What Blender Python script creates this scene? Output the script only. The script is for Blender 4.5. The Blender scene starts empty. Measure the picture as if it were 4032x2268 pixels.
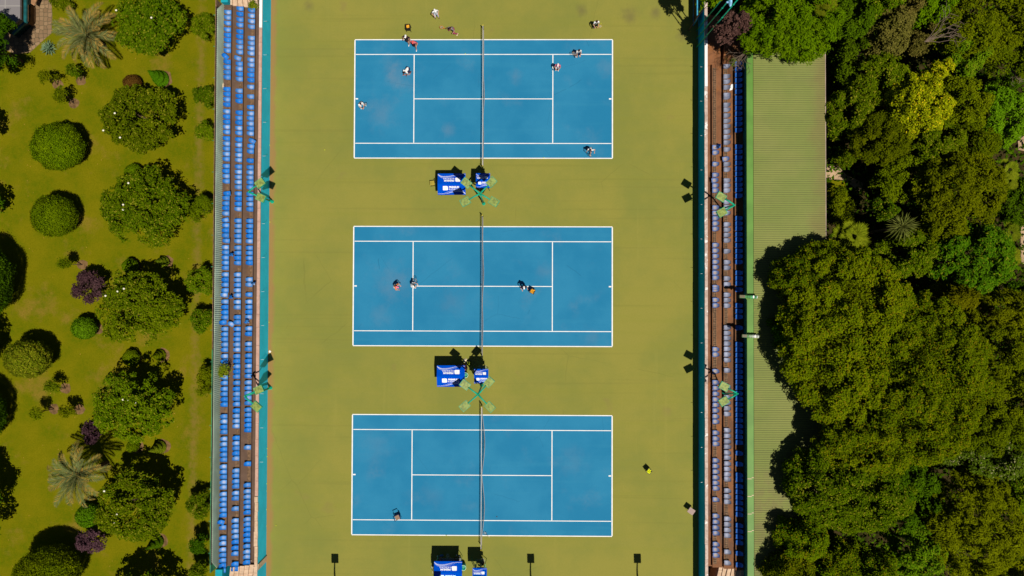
import bpy, math, random
import numpy as np
from mathutils import Vector, Matrix
R = math.radians
sc = bpy.context.scene
col = sc.collection
random.seed(7)

# ------------------------------------------------------------------ camera
H, F = 62.651, 2690.0
def rot3(p, r, y):
    return (Matrix.Rotation(y, 3, 'Z') @ Matrix.Rotation(r, 3, 'Y') @ Matrix.Rotation(p, 3, 'X'))
CM = rot3(.0152, .0095, .0032)
CP = Vector((3.298, -1.099, H))
cam_d = bpy.data.cameras.new('camera'); cam = bpy.data.objects.new('camera', cam_d); col.objects.link(cam)
cam_d.sensor_fit = 'HORIZONTAL'; cam_d.sensor_width = 36; cam_d.lens = F / 4032 * 36
cam_d.clip_start = .5; cam_d.clip_end = 2000
cam.matrix_world = Matrix.Translation(CP) @ CM.to_4x4()
sc.camera = cam
def G(px, py, z=0.0):                       # a place in the survey photograph -> where it stands at height z
    d = CM @ Vector(((px - 2016) / F, (1134 - py) / F, -1))
    return CP + d * ((z - H) / d.z)
def S(z): return F / (H - z)                # photo pixels per metre at height z
def GX(px, z, py=1134): return G(px, py, z).x
def GY(py, z, px=2016): return G(px, py, z).y

# ------------------------------------------------------------------ light
EL, SH = R(67), Vector((-.56, .83))         # sun height, direction in which shadows fall
sd = Vector((SH.x * math.cos(EL), SH.y * math.cos(EL), -math.sin(EL)))
sl = bpy.data.lights.new('sun', 'SUN'); so = bpy.data.objects.new('sun', sl); col.objects.link(so)
sl.energy = 5.0; sl.angle = R(.5); sl.color = (1, .95, .86)
so.rotation_euler = sd.to_track_quat('-Z', 'Y').to_euler(); so.location = (0, 0, 90)
w = bpy.data.worlds.new('World'); sc.world = w; w.use_nodes = True
nt = w.node_tree; bg = nt.nodes['Background']
sky = nt.nodes.new('ShaderNodeTexSky'); sky.sky_type = 'NISHITA'; sky.sun_disc = False
sky.sun_elevation = EL; sky.sun_rotation = R(146); sky.dust_density = .2; sky.air_density = .45; sky.ozone_density = 1.5
nt.links.new(sky.outputs[0], bg.inputs[0]); bg.inputs[1].default_value = .05
sc.view_settings.view_transform = 'Standard'; sc.view_settings.look = 'None'
sc.view_settings.exposure = -.15; sc.view_settings.gamma = 1

# ------------------------------------------------------------------ materials
def srgb(r, g, b):
    return tuple(((c / 255) / 12.92 if c / 255 <= .04045 else ((c / 255 + .055) / 1.055) ** 2.4) for c in (r, g, b))
class NT:
    def __init__(s, name):
        s.m = bpy.data.materials.new(name); s.m.use_nodes = True; s.t = s.m.node_tree
        s.b = s.t.nodes['Principled BSDF']
    def n(s, typ, **k):
        x = s.t.nodes.new(typ)
        for a, v in k.items(): setattr(x, a, v)
        return x
    def l(s, a, b): s.t.links.new(a, b)
    def val(s, x, sock):
        if hasattr(x, 'is_output'): s.l(x, sock)
        elif isinstance(x, tuple) and len(x) == 3: sock.default_value = (*x, 1)
        else: sock.default_value = x
    def pos(s, obj=False):
        if obj: return s.n('ShaderNodeTexCoord').outputs['Object']
        return s.n('ShaderNodeNewGeometry').outputs['Position']
    def noise(s, vec, scale, detail=3, rough=.55, stretch=None):
        if stretch:
            mp = s.n('ShaderNodeMapping'); s.l(vec, mp.inputs[0]); mp.inputs['Scale'].default_value = stretch; vec = mp.outputs[0]
        x = s.n('ShaderNodeTexNoise'); s.l(vec, x.inputs['Vector']); x.inputs['Scale'].default_value = scale
        x.inputs['Detail'].default_value = detail; x.inputs['Roughness'].default_value = rough
        return x.outputs['Fac']
    def ramp(s, f, a, b):
        x = s.n('ShaderNodeMapRange', interpolation_type='SMOOTHSTEP'); s.l(f, x.inputs[0])
        x.inputs[1].default_value = a; x.inputs[2].default_value = b
        return x.outputs[0]
    def math(s, op, a, b=0.0, c=None):
        x = s.n('ShaderNodeMath', operation=op); s.val(a, x.inputs[0]); s.val(b, x.inputs[1])
        if c is not None: s.val(c, x.inputs[2])
        return x.outputs[0]
    def mix(s, f, a, b, mode='MIX'):
        x = s.n('ShaderNodeMix', data_type='RGBA', blend_type=mode); s.val(f, x.inputs[0]); s.val(a, x.inputs[6]); s.val(b, x.inputs[7])
        return x.outputs[2]
    def sep(s, v):
        x = s.n('ShaderNodeSeparateXYZ'); s.l(v, x.inputs[0]); return x.outputs
    def bump(s, f, st=.3, d=.02):
        x = s.n('ShaderNodeBump'); x.inputs['Strength'].default_value = st; x.inputs['Distance'].default_value = d
        s.l(f, x.inputs['Height']); s.l(x.outputs[0], s.b.inputs['Normal'])
    def out(s, c, rough=.7, spec=.2, metal=0):
        s.val(c, s.b.inputs['Base Color']); s.val(rough, s.b.inputs['Roughness'])
        s.b.inputs['Specular IOR Level'].default_value = spec; s.b.inputs['Metallic'].default_value = metal
        return s.m
def mul(c, k): return tuple(max(0, min(1, x * k)) for x in c)
def M(name, c, rough=.6, var=.15, scale=4, spec=.25, metal=0, c2=None, bump=0, obj=True):
    t = NT(name); p = t.pos(obj)
    f = t.ramp(t.noise(p, scale, 4), .35, .65)
    m = t.out(t.mix(f, mul(c, 1 - var), c2 or mul(c, 1 + var)), rough, spec, metal)
    if bump: t.bump(t.noise(p, scale * 6, 3), bump)
    return m
def leafmat(name, c, c2, tip=None, trans=.18):
    c, c2 = ((q[0] * .92, q[1] * 1.09, q[2]) for q in (c, c2))
    t = NT(name); g = t.n('ShaderNodeNewGeometry'); rnd = g.outputs['Random Per Island']
    big = t.ramp(t.noise(g.outputs['Position'], .55, 3), .32, .68)
    k = t.mix(t.math('MULTIPLY_ADD', rnd, .6, t.math('MULTIPLY', big, .4)), c, c2)
    br = t.math('MULTIPLY_ADD', rnd, .55, .7)
    cb = t.n('ShaderNodeCombineColor'); [t.l(br, cb.inputs[i]) for i in range(3)]
    k = t.mix(1.0, k, cb.outputs[0], 'MULTIPLY')
    oi = t.n('ShaderNodeObjectInfo').outputs['Random']; hs = t.n('ShaderNodeHueSaturation'); t.l(k, hs.inputs['Color'])
    t.l(t.math('MULTIPLY_ADD', oi, .034, .488), hs.inputs['Hue']); t.l(t.math('MULTIPLY_ADD', t.math('FRACT', t.math('MULTIPLY', oi, 7.31)), .42, .82), hs.inputs['Value']); k = hs.outputs[0]
    if tip: k = t.mix(t.ramp(rnd, .86, .97), k, tip)
    t.out(k, .6, .0)
    tr = t.n('ShaderNodeBsdfTranslucent'); t.l(k, tr.inputs[0])
    mx = t.n('ShaderNodeMixShader'); mx.inputs[0].default_value = trans
    t.l(t.b.outputs[0], mx.inputs[1]); t.l(tr.outputs[0], mx.inputs[2])
    t.l(mx.outputs[0], t.t.nodes['Material Output'].inputs[0])
    return t.m

# ground materials --------------------------------------------------
def lawn_mat():
    t = NT('lawn'); p = t.pos(); x, y, z = t.sep(p)
    base = t.mix(t.ramp(t.noise(p, .35, 4), .35, .66), (.100, .128, .002), (.190, .166, .004))
    base = t.mix(t.ramp(t.noise(p, 2.4, 6, .8), .36, .68), base, (.162, .150, .003))
    base = t.mix(t.math('MULTIPLY', t.ramp(t.noise(p, .28, 5, .68), .53, .72), .8), base, (.250, .160, .024))
    base = t.mix(t.math('MULTIPLY', t.ramp(t.noise(p, 9, 4, .9), .38, .72), .6), base, (.065, .075, .0006))
    d = t.math('ABSOLUTE', t.math('SUBTRACT', x, t.math('MULTIPLY_ADD', y, PATH[1], PATH[0])))
    d = t.math('ADD', d, t.math('MULTIPLY', t.math('SUBTRACT', t.noise(p, .9, 5, .7), .5), 1.5))
    wear = t.math('SUBTRACT', 1.0, t.ramp(d, .0, .6))
    base = t.mix(t.math('MULTIPLY', t.math('MULTIPLY', wear, t.ramp(t.noise(p, 1.7, 5, .7), .3, .62)), .55), base, (.225, .145, .035))
    v = t.n('ShaderNodeTexVoronoi'); t.l(p, v.inputs[0]); v.inputs['Scale'].default_value = 1.5
    sp = t.math('MULTIPLY', t.math('LESS_THAN', v.outputs['Distance'], .05), t.math('GREATER_THAN', t.noise(p, .3, 2), .5))
    base = t.mix(sp, base, (.42, .22, .04))
    t.bump(t.noise(p, 16, 4, .7), .7, .05)
    return t.out(base, .95, 0)
def apron_mat():
    t = NT('acrylic_green'); p = t.pos(); x, y, z = t.sep(p)
    base = t.mix(t.ramp(t.noise(p, .10, 6, .65), .36, .64), (.200, .208, .044), (.262, .238, .047))
    base = t.mix(t.math('MULTIPLY', t.ramp(t.noise(p, 1.0, 4, .6, (.05, 1.4, 1)), .45, .7), .3), base, (.225, .225, .036))
    base = t.mix(t.math('MULTIPLY', t.ramp(t.noise(p, 7, 4, .85), .3, .75), .34), base, (.18, .18, .028))
    sk = t.ramp(t.noise(p, 1.0, 3, .5, (.035, 2.2, 1)), .60, .68)
    base = t.mix(t.math('MULTIPLY', sk, .22), base, (.17, .165, .035))
    sk = t.ramp(t.noise(p, 1.0, 4, .6, (1.3, .05, 1)), .62, .70)
    base = t.mix(t.math('MULTIPLY', sk, .14), base, (.30, .27, .06))
    st = t.ramp(t.noise(p, .33, 3, .5), .66, .76)
    base = t.mix(t.math('MULTIPLY', st, .35), base, (.22, .16, .06))
    v = t.n('ShaderNodeTexVoronoi', feature='DISTANCE_TO_EDGE'); v.inputs['Scale'].default_value = .09
    nz = t.n('ShaderNodeTexNoise'); t.l(p, nz.inputs['Vector']); nz.inputs['Scale'].default_value = .8
    t.l(t.mix(.16, p, nz.outputs['Color']), v.inputs['Vector'])
    base = t.mix(t.math('MULTIPLY', t.math('MULTIPLY', t.math('LESS_THAN', v.outputs['Distance'], .0018), t.ramp(t.noise(p, .16, 2), .5, .6)), .22), base, (.11, .11, .025))
    for cx, cy, r in STAINS:
        d = t.math('SQRT', t.math('ADD', t.math('POWER', t.math('SUBTRACT', x, cx), 2.0), t.math('POWER', t.math('SUBTRACT', y, cy), 2.0)))
        d = t.math('ADD', d, t.math('MULTIPLY', t.noise(p, 1.6, 4), r))
        base = t.mix(t.math('MULTIPLY', t.math('SUBTRACT', 1.0, t.ramp(d, r * .4, r * 1.5)), .5), base, (.13, .105, .05))
    e = t.math('SUBTRACT', x, t.math('ADD', LWX, .1))
    e = t.math('ADD', e, t.math('MULTIPLY', t.math('SUBTRACT', t.noise(p, .8, 4), .5), .9))
    base = t.mix(t.math('MULTIPLY', t.math('SUBTRACT', 1.0, t.ramp(e, .1, .6)), .8), base, (.30, .16, .06))
    t.bump(t.noise(p, 60, 2), .1, .01)
    return t.out(base, .8, .06)
def court_mat():
    t = NT('acrylic_blue'); p = t.pos()
    base = t.mix(t.ramp(t.noise(p, .22, 4), .35, .65), (.016, .178, .335), (.026, .208, .368))
    dust = t.math('MULTIPLY', t.ramp(t.noise(p, .33, 4, .5), .56, .74), t.ramp(t.noise(p, 4, 3), .1, .7))
    base = t.mix(t.math('MULTIPLY', dust, .16), base, (.20, .27, .33))
    x, y, z = t.sep(p)
    for cx, cy, r, k in DUST:
        d = t.math('SQRT', t.math('ADD', t.math('POWER', t.math('SUBTRACT', x, cx), 2.0), t.math('POWER', t.math('SUBTRACT', y, cy), 2.0)))
        d = t.math('ADD', d, t.math('MULTIPLY', t.math('SUBTRACT', t.noise(p, .9, 5, .6), .35), r * 2.6))
        base = t.mix(t.math('MULTIPLY', t.math('SUBTRACT', 1.0, t.ramp(d, r * .2, r * 1.8)), k * .75), base, (.17, .23, .30))
    base = t.mix(t.math('MULTIPLY', t.ramp(t.noise(p, 8, 4, .85), .35, .75), .26), base, (.018, .15, .28))
    base = t.mix(t.math('MULTIPLY', t.ramp(t.noise(p, 1.0, 4, .6, (.06, 1.2, 1)), .52, .7), .18), base, (.04, .24, .38))
    v = t.n('ShaderNodeTexVoronoi', feature='DISTANCE_TO_EDGE'); v.inputs['Scale'].default_value = .16
    nz = t.n('ShaderNodeTexNoise'); t.l(p, nz.inputs['Vector']); nz.inputs['Scale'].default_value = .9
    t.l(t.mix(.16, p, nz.outputs['Color']), v.inputs['Vector'])
    ck = t.math('MULTIPLY', t.math('LESS_THAN', v.outputs['Distance'], .0022), t.math('GREATER_THAN', t.noise(p, .2, 2), .56))
    base = t.mix(t.math('MULTIPLY', ck, .3), base, (.012, .10, .19))
    t.bump(t.noise(p, 60, 2), .1, .01)
    return t.out(base, .75, .06)
def tread_mat(name, c, c2, rust, wet):
    t = NT(name); p = t.pos()
    base = t.mix(t.ramp(t.noise(p, .9, 5, .65), .3, .7), c, c2)
    base = t.mix(t.math('MULTIPLY', t.ramp(t.noise(p, .5, 4, .6), .52, .68), .6), base, rust)
    wm = t.math('MULTIPLY', t.ramp(t.noise(p, .42, 2, .5, (1, .5, 1)), .55, .585), wet)
    base = t.mix(wm, base, mul(rust, .35))
    base = t.mix(t.math('MULTIPLY', t.ramp(t.noise(p, 7, 3, .7), .62, .75), .35), base, mul(c2, 2.2))
    t.bump(t.noise(p, 9, 4), .3, .02)
    return t.out(base, t.math('MULTIPLY_ADD', wm, -.25, .85), .25)
def stone_mat(name, c, c2, flake):
    t = NT(name); p = t.pos()
    base = t.mix(t.ramp(t.noise(p, 3, 5, .7), .3, .7), c, c2)
    base = t.mix(t.ramp(t.noise(p, 1.1, 4, .6), flake, flake + .05), base, (.8, .77, .72))
    t.bump(t.noise(p, 12, 4), .4, .02)
    return t.out(base, .85, .15)
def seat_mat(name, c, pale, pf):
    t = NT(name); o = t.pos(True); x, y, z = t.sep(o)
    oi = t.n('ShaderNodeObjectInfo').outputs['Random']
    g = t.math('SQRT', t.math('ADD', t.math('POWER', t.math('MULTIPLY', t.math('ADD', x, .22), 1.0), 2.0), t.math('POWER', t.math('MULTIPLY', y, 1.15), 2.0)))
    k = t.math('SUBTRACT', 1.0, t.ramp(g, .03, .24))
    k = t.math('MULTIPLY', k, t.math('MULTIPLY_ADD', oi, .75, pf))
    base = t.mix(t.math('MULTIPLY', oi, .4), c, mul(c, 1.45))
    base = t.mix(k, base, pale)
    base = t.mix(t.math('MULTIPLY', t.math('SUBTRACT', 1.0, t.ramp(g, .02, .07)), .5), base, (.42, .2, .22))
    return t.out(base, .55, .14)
def paver_mat():
    t = NT('round_paving'); p = t.pos()
    v = t.n('ShaderNodeTexVoronoi'); t.l(p, v.inputs[0]); v.inputs['Scale'].default_value = 2.6; v.inputs['Randomness'].default_value = .45
    e = t.n('ShaderNodeTexVoronoi', feature='DISTANCE_TO_EDGE'); t.l(p, e.inputs[0]); e.inputs['Scale'].default_value = 2.6; e.inputs['Randomness'].default_value = .45
    k = t.mix(t.sep(v.outputs['Color'])[0], (.20, .125, .065), (.30, .195, .105))
    k = t.mix(t.math('LESS_THAN', e.outputs['Distance'], .06), k, (.10, .075, .04))
    return t.out(k, .85, .15)
def grid_mat(name, c, line, s):
    t = NT(name); p = t.pos()
    b = t.n('ShaderNodeTexBrick'); t.l(p, b.inputs[0]); b.inputs['Scale'].default_value = s; b.offset = 0
    b.inputs['Mortar Size'].default_value = .012; b.inputs['Brick Width'].default_value = .9; b.inputs['Row Height'].default_value = .9
    b.inputs['Color1'].default_value = (*c, 1); b.inputs['Color2'].default_value = (*mul(c, .9), 1); b.inputs['Mortar'].default_value = (*line, 1)
    return t.out(b.outputs['Color'], .7, .2)
def canopy_mat():
    t = NT('blue_vinyl'); p = t.pos(True)
    k = t.mix(t.ramp(t.noise(p, 1.5, 3), .3, .7), (.0, .060, .47), (.0, .075, .56))
    return t.out(k, 1, 0)

# ------------------------------------------------------------------ mesh helpers
class MB:
    def __init__(s): s.v = []; s.f = []
    def add(s, vs, fs):
        o = len(s.v); s.v += [tuple(v) for v in vs]; s.f += [tuple(i + o for i in f) for f in fs]; return s
    def box(s, cx, cy, cz, sx, sy, sz, rz=0, m=None, bev=0):
        vs = [Vector((i * sx / 2, j * sy / 2, k * sz / 2)) for k in (-1, 1) for j in (-1, 1) for i in (-1, 1)]
        if rz: vs = [Matrix.Rotation(rz, 3, 'Z') @ v for v in vs]
        if m: vs = [m @ v for v in vs]
        vs = [v + Vector((cx, cy, cz)) for v in vs]
        return s.add(vs, [(0, 2, 3, 1), (4, 5, 7, 6), (0, 1, 5, 4), (2, 6, 7, 3), (0, 4, 6, 2), (1, 3, 7, 5)])
    def bx(s, x0, x1, y0, y1, z0, z1): return s.box((x0 + x1) / 2, (y0 + y1) / 2, (z0 + z1) / 2, abs(x1 - x0), abs(y1 - y0), abs(z1 - z0))
    def tube(s, p0, p1, r0, r1=None, n=10, caps=True):
        p0, p1 = Vector(p0), Vector(p1); r1 = r0 if r1 is None else r1
        d = (p1 - p0).normalized(); a = d.orthogonal().normalized(); b = d.cross(a)
        vs = [p + (a * math.cos(2 * math.pi * i / n) + b * math.sin(2 * math.pi * i / n)) * r for p, r in ((p0, r0), (p1, r1)) for i in range(n)]
        fs = [(i, (i + 1) % n, n + (i + 1) % n, n + i) for i in range(n)]
        if caps: fs += [tuple(range(n - 1, -1, -1)), tuple(range(n, 2 * n))]
        return s.add(vs, fs)
    def path(s, pts, r, n=8):
        pts = [Vector(p) for p in pts]; rs = r if isinstance(r, (list, tuple)) else [r] * len(pts)
        vs = []; a = None
        for i, p in enumerate(pts):
            d = (pts[min(i + 1, len(pts) - 1)] - pts[max(i - 1, 0)]).normalized()
            a = (a - d * a.dot(d)).normalized() if a is not None else d.orthogonal().normalized(); b = d.cross(a)
            vs += [p + (a * math.cos(2 * math.pi * k / n) + b * math.sin(2 * math.pi * k / n)) * rs[i] for k in range(n)]
        fs = [(i * n + k, i * n + (k + 1) % n, (i + 1) * n + (k + 1) % n, (i + 1) * n + k) for i in range(len(pts) - 1) for k in range(n)]
        fs += [tuple(range(n - 1, -1, -1)), tuple(range((len(pts) - 1) * n, len(pts) * n))]
        return s.add(vs, fs)
    def ball(s, c, r, nu=12, nv=8, m=None):
        c = Vector(c); r = (r, r, r) if not hasattr(r, '__len__') else r
        vs = [Vector((0, 0, -r[2]))]
        for j in range(1, nv):
            a = -math.pi / 2 + math.pi * j / nv
            vs += [Vector((r[0] * math.cos(a) * math.cos(2 * math.pi * i / nu), r[1] * math.cos(a) * math.sin(2 * math.pi * i / nu), r[2] * math.sin(a))) for i in range(nu)]
        vs.append(Vector((0, 0, r[2])))
        if m: vs = [m @ v for v in vs]
        fs = [(0, 1 + (i + 1) % nu, 1 + i) for i in range(nu)]
        for j in range(nv - 2):
            for i in range(nu):
                a = 1 + j * nu + i; b = 1 + j * nu + (i + 1) % nu
                fs.append((a, b, b + nu, a + nu))
        t = 1 + (nv - 2) * nu
        fs += [(t + i, t + (i + 1) % nu, len(vs) - 1) for i in range(nu)]
        return s.add([v + c for v in vs], fs)
    def lathe(s, prof, n=20, c=(0, 0, 0)):
        vs = [(c[0] + r * math.cos(2 * math.pi * i / n), c[1] + r * math.sin(2 * math.pi * i / n), c[2] + z) for r, z in prof for i in range(n)]
        fs = [(j * n + i, j * n + (i + 1) % n, (j + 1) * n + (i + 1) % n, (j + 1) * n + i) for j in range(len(prof) - 1) for i in range(n)]
        return s.add(vs, fs)
    def prism(s, poly, z0, z1):
        n = len(poly); vs = [(x, y, z) for z in (z0, z1) for x, y in poly]
        return s.add(vs, [tuple(range(n - 1, -1, -1)), tuple(range(n, 2 * n))] + [(i, (i + 1) % n, n + (i + 1) % n, n + i) for i in range(n)])
    def sheet(s, poly, z): return s.add([(x, y, z) for x, y in poly], [tuple(range(len(poly)))])
    def mesh(s, name):
        me = bpy.data.meshes.new(name); me.from_pydata(s.v, [], s.f); me.update(); return me
    def build(s, name, mat, parent=None, smooth=False, off=None):
        if off is not None: s.v = [(a - off[0], b - off[1], c - off[2]) for a, b, c in s.v]
        return obj(name, s.mesh(name), mat, parent, smooth)
def obj(name, me, mat=None, parent=None, smooth=False):
    o = bpy.data.objects.new(name, me); col.objects.link(o)
    if mat and not me.materials: me.materials.append(mat)
    if smooth:
        for p in me.polygons: p.use_smooth = True
    if parent: o.parent = parent
    return o
def tag(o, label=None, cat=None, group=None, kind=None):
    for k, v in (('label', label), ('category', cat), ('group', group), ('kind', kind)):
        if v: o[k] = v
    return o
def thing(name, label, cat, loc=(0, 0, 0), rz=0, group=None):
    o = bpy.data.objects.new(name, None); col.objects.link(o); o.location = loc; o.rotation_euler = (0, 0, rz)
    o.empty_display_size = .2
    return tag(o, label, cat, group)
def struct(name, mb, mat): return tag(mb.build(name, mat), kind='structure')
def dup(o, loc, rz=None, label=None, group=None):
    def cp(x, par):
        c = x.copy(); col.objects.link(c); c.parent = par
        for ch in x.children: cp(ch, c)
        return c
    r = cp(o, None); r.location = loc
    if rz is not None: r.rotation_euler = (0, 0, rz)
    if label: r['label'] = label
    if group: r['group'] = group
    return r
def baked(objs):                             # modifiers and letters turned into plain meshes
    dg = bpy.context.evaluated_depsgraph_get(); res = []
    for o in objs: res.append(bpy.data.meshes.new_from_object(o.evaluated_get(dg)))
    for o in objs: bpy.data.objects.remove(o)
    return res

# ------------------------------------------------------------------ layout
LWX, RWX, WZ = GX(1022, 2.2), 19.757, 2.2          # the two court-side walls and their height
COURTS = (17.273, 0.0, -17.266)
a0, a1 = G(790, 300), G(757, 2000)
PATH = (a0.x - (a1.x - a0.x) / (a1.y - a0.y) * a0.y, (a1.x - a0.x) / (a1.y - a0.y))
STAINS = [(*G(1215, 22)[:2], .7), (*G(2290, 42)[:2], .8), (*G(2480, 60)[:2], 1.2), (*G(2580, 50)[:2], .8), (*G(2690, 140)[:2], .9)]
DUST = [(*G(a, b)[:2], r, k) for a, b, r, k in ((1570, 310, 1.3, .5), (1535, 250, .9, .35), (1500, 440, 1.5, .38), (1758, 508, .7, .42), (2030, 300, .7, .3), (2390, 270, .9, .3), (1545, 1110, 1.8, .35), (2150, 1070, .9, .3), (1780, 1190, 1.3, .22), (2330, 1330, 1.0, .25), (1500, 1240, 1.2, .25), (1480, 1760, 1.6, .2), (2250, 1820, 1.5, .2), (1700, 1950, 1.1, .18))]
m_lawn, m_apron, m_court = lawn_mat(), apron_mat(), court_mat()
m_white = M('line_paint', (.8, .79, .76), .7, .05, 2)
m_soil = M('bare_soil', (.165, .095, .040), .95, .3, 2.5, .05, bump=.4, obj=False)
m_floor = M('forest_floor', (.035, .038, .006), .95, .5, .8, .05, c2=(.05, .035, .012), bump=.5, obj=False)
m_sand = M('sandy_path', (.42, .29, .17), .9, .2, 1.3, .1, bump=.2, obj=False)
m_pave = paver_mat()

mb = MB(); mb.sheet([(-300, -300), (300, -300), (300, 300), (-300, 300)], -.05); struct('ground', mb, m_floor)
mb = MB(); mb.sheet([(-120, -60), (LWX - 4.2, -60), (LWX - 4.2, 60), (-120, 60)], 0); struct('lawn', mb, m_lawn)
mb = MB(); mb.sheet([(LWX, -60), (RWX, -60), (RWX, 60), (LWX, 60)], 0); struct('court_apron', mb, m_apron)
LW = .042
for cy in COURTS:
    mb = MB(); mb.sheet([(-11.9, cy - 5.5), (11.9, cy - 5.5), (11.9, cy + 5.5), (-11.9, cy + 5.5)], .004); struct('court_surface', mb, m_court)
    mb = MB()
    def ln(x0, x1, y0, y1): mb.sheet([(x0, cy + y0), (x1, cy + y0), (x1, cy + y1), (x0, cy + y1)], .008)
    e = 11.885
    for s in (-1, 1):
        ln(-e, e, s * 5.485 - LW, s * 5.485 + LW)
        ln(-e + 2 * LW, e - 2 * LW, s * 4.115 - LW * .85, s * 4.115 + LW * .85)
        ln(s * e - LW * 1.25 if s < 0 else s * e - LW * 1.25, s * e + LW * 1.25, -5.485 + LW, 5.485 - LW)
        ln(s * 6.4 - LW, s * 6.4 + LW, -4.115 + LW, 4.115 - LW)
        ln(min(s * (e - .09), s * (e - .32)), max(s * (e - .09), s * (e - .32)), -.06, .06)
    ln(-6.4 + LW, 6.4 - LW, -LW * .85, LW * .85)
    struct('court_lines', mb, m_white)
# paths
def poly_px(pts, z=0): return [tuple(G(*p, z)[:2]) for p in pts]
mb = MB(); mb.sheet(poly_px([(60, -40), (200, -40), (206, 60), (204, 130), (180, 150), (150, 178), (120, 205), (60, 215), (30, 200), (-30, 190), (-30, 60)]), .004)
struct('paved_path', mb, m_pave)
mb = MB(); mb.sheet(poly_px([(3225, 652), (3300, 655), (3335, 690), (3400, 720), (3390, 760), (3325, 708), (3225, 704)]), .004)
mb.sheet(poly_px([(4015, 430), (4060, 420), (4060, 600), (4010, 590), (4005, 500)]), .004)
mb.sheet(poly_px([(4018, 870), (4060, 860), (4060, 1060), (4020, 1030)]), .004)
struct('sandy_path', mb, m_sand)
mb = MB(); mb.sheet(poly_px([(3225, 706), (3325, 712), (3352, 760), (3345, 860), (3225, 880)]), .003); struct('grass_patch', mb, m_lawn)
# ------------------------------------------------------------------ stands
Z0, Z3, Z2, Z1 = 1.9, 2.2, 2.5, 2.8           # gangway, then front, middle and back steps
SZ = .1
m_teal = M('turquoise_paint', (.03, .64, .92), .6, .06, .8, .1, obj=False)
m_tealm = M('sun_toned_turquoise', (.012, .30, .37), .7, .06, .8, .05, obj=False)  # the wall turquoise, darkened to offset full sun on the end wall tops
m_teal_shade = M('shaded_turquoise_paint', (.001, .36, .66), .7, .06, .8, .05, obj=False)  # same turquoise with the right wall's shade put into the colour
m_treadL = tread_mat('brown_concrete', (.098, .058, .040), (.135, .082, .055), (.15, .08, .035), .0)
m_treadR = tread_mat('rusty_concrete', (.165, .070, .032), (.24, .102, .044), (.30, .11, .028), .9)
m_curbL = stone_mat('pink_coping', (.46, .27, .20), (.56, .36, .28), .72)
m_curbR = stone_mat('flaking_coping', (.40, .29, .23), (.62, .48, .41), .60)
m_curbW = M('white_coping_paint', (.85, .82, .80), .7, .04, 2)
m_block = stone_mat('beige_stone', (.50, .34, .22), (.68, .49, .34), .75)
m_rail = M('weathered_wood', (.20, .115, .06), .8, .3, 5)
m_slot = M('dark_rail', (.02, .014, .010), .7, .2, 5)
m_corr = M('grey_green_sheet', (.54, .64, .47), .55, .12, .7, .2, obj=False)
m_edge = M('green_edge_paint', (.04, .22, .10), .6, .3, 1.5, obj=False)
m_galv = M('galvanised', (.5, .56, .55), .4, .1, 4, .5)
seatC = {'bright': seat_mat('seat_bright', (.008, .150, .52), (.07, .26, .57), .05),
         'mid': seat_mat('seat_mid', (.022, .165, .49), (.27, .39, .60), .15),
         'pale': seat_mat('seat_pale', (.05, .20, .50), (.44, .49, .63), .4),
         'dusty': seat_mat('seat_dusty', (.12, .19, .42), (.36, .31, .28), .95),
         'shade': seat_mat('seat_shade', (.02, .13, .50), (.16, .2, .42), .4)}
def seat_mesh(name):
    # one-piece bucket shell: front edge at x=0, rounded back towards -x
    nu, nv = 9, 11; top = []
    for i in range(nu):
        u = i / (nu - 1)                       # 0 front .. 1 back
        x = -.52 * u
        hw = .205 if u < .5 else .205 * math.sqrt(max(0, 1 - ((u - .5) / .56) ** 2.2))
        for j in range(nv):
            v = -1 + 2 * j / (nv - 1)
            z = .035 + .022 * v * v - .02 * math.sin(u * math.pi)
            bk = max(0, (u - .5) / .5); sd_ = max(0, abs(v) - .75) / .25
            z += .24 * bk ** 1.7 + .035 * sd_ * (.4 + u)
            if i == 0: z -= .05
            elif i == 1: x = -.02; z += .006
            top.append((x, v * hw, z + .04))
    n = len(top); vs = top + [(x - .004, y * .94, z - .022) for x, y, z in top]
    fs = []
    for i in range(nu - 1):
        for j in range(nv - 1):
            a = i * nv + j; fs += [(a, a + nv, a + nv + 1, a + 1), (n + a, n + a + 1, n + a + nv + 1, n + a + nv)]
    rim = [i * nv for i in range(nu)] + [(nu - 1) * nv + j for j in range(1, nv)] + [i * nv + nv - 1 for i in range(nu - 2, -1, -1)] + list(range(nv - 2, 0, -1))
    fs += [(rim[k], rim[(k + 1) % len(rim)], n + rim[(k + 1) % len(rim)], n + rim[k]) for k in range(len(rim))]
    b = MB(); b.add(vs, fs); b.box(-.22, 0, -.02, .26, .1, .10)
    me = b.mesh(name)
    for p in me.polygons: p.use_smooth = True
    return me
seat_me = {}
for k, m in seatC.items():
    me = seat_mesh('stadium_seat'); me.materials.append(m); seat_me[k] = me

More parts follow.
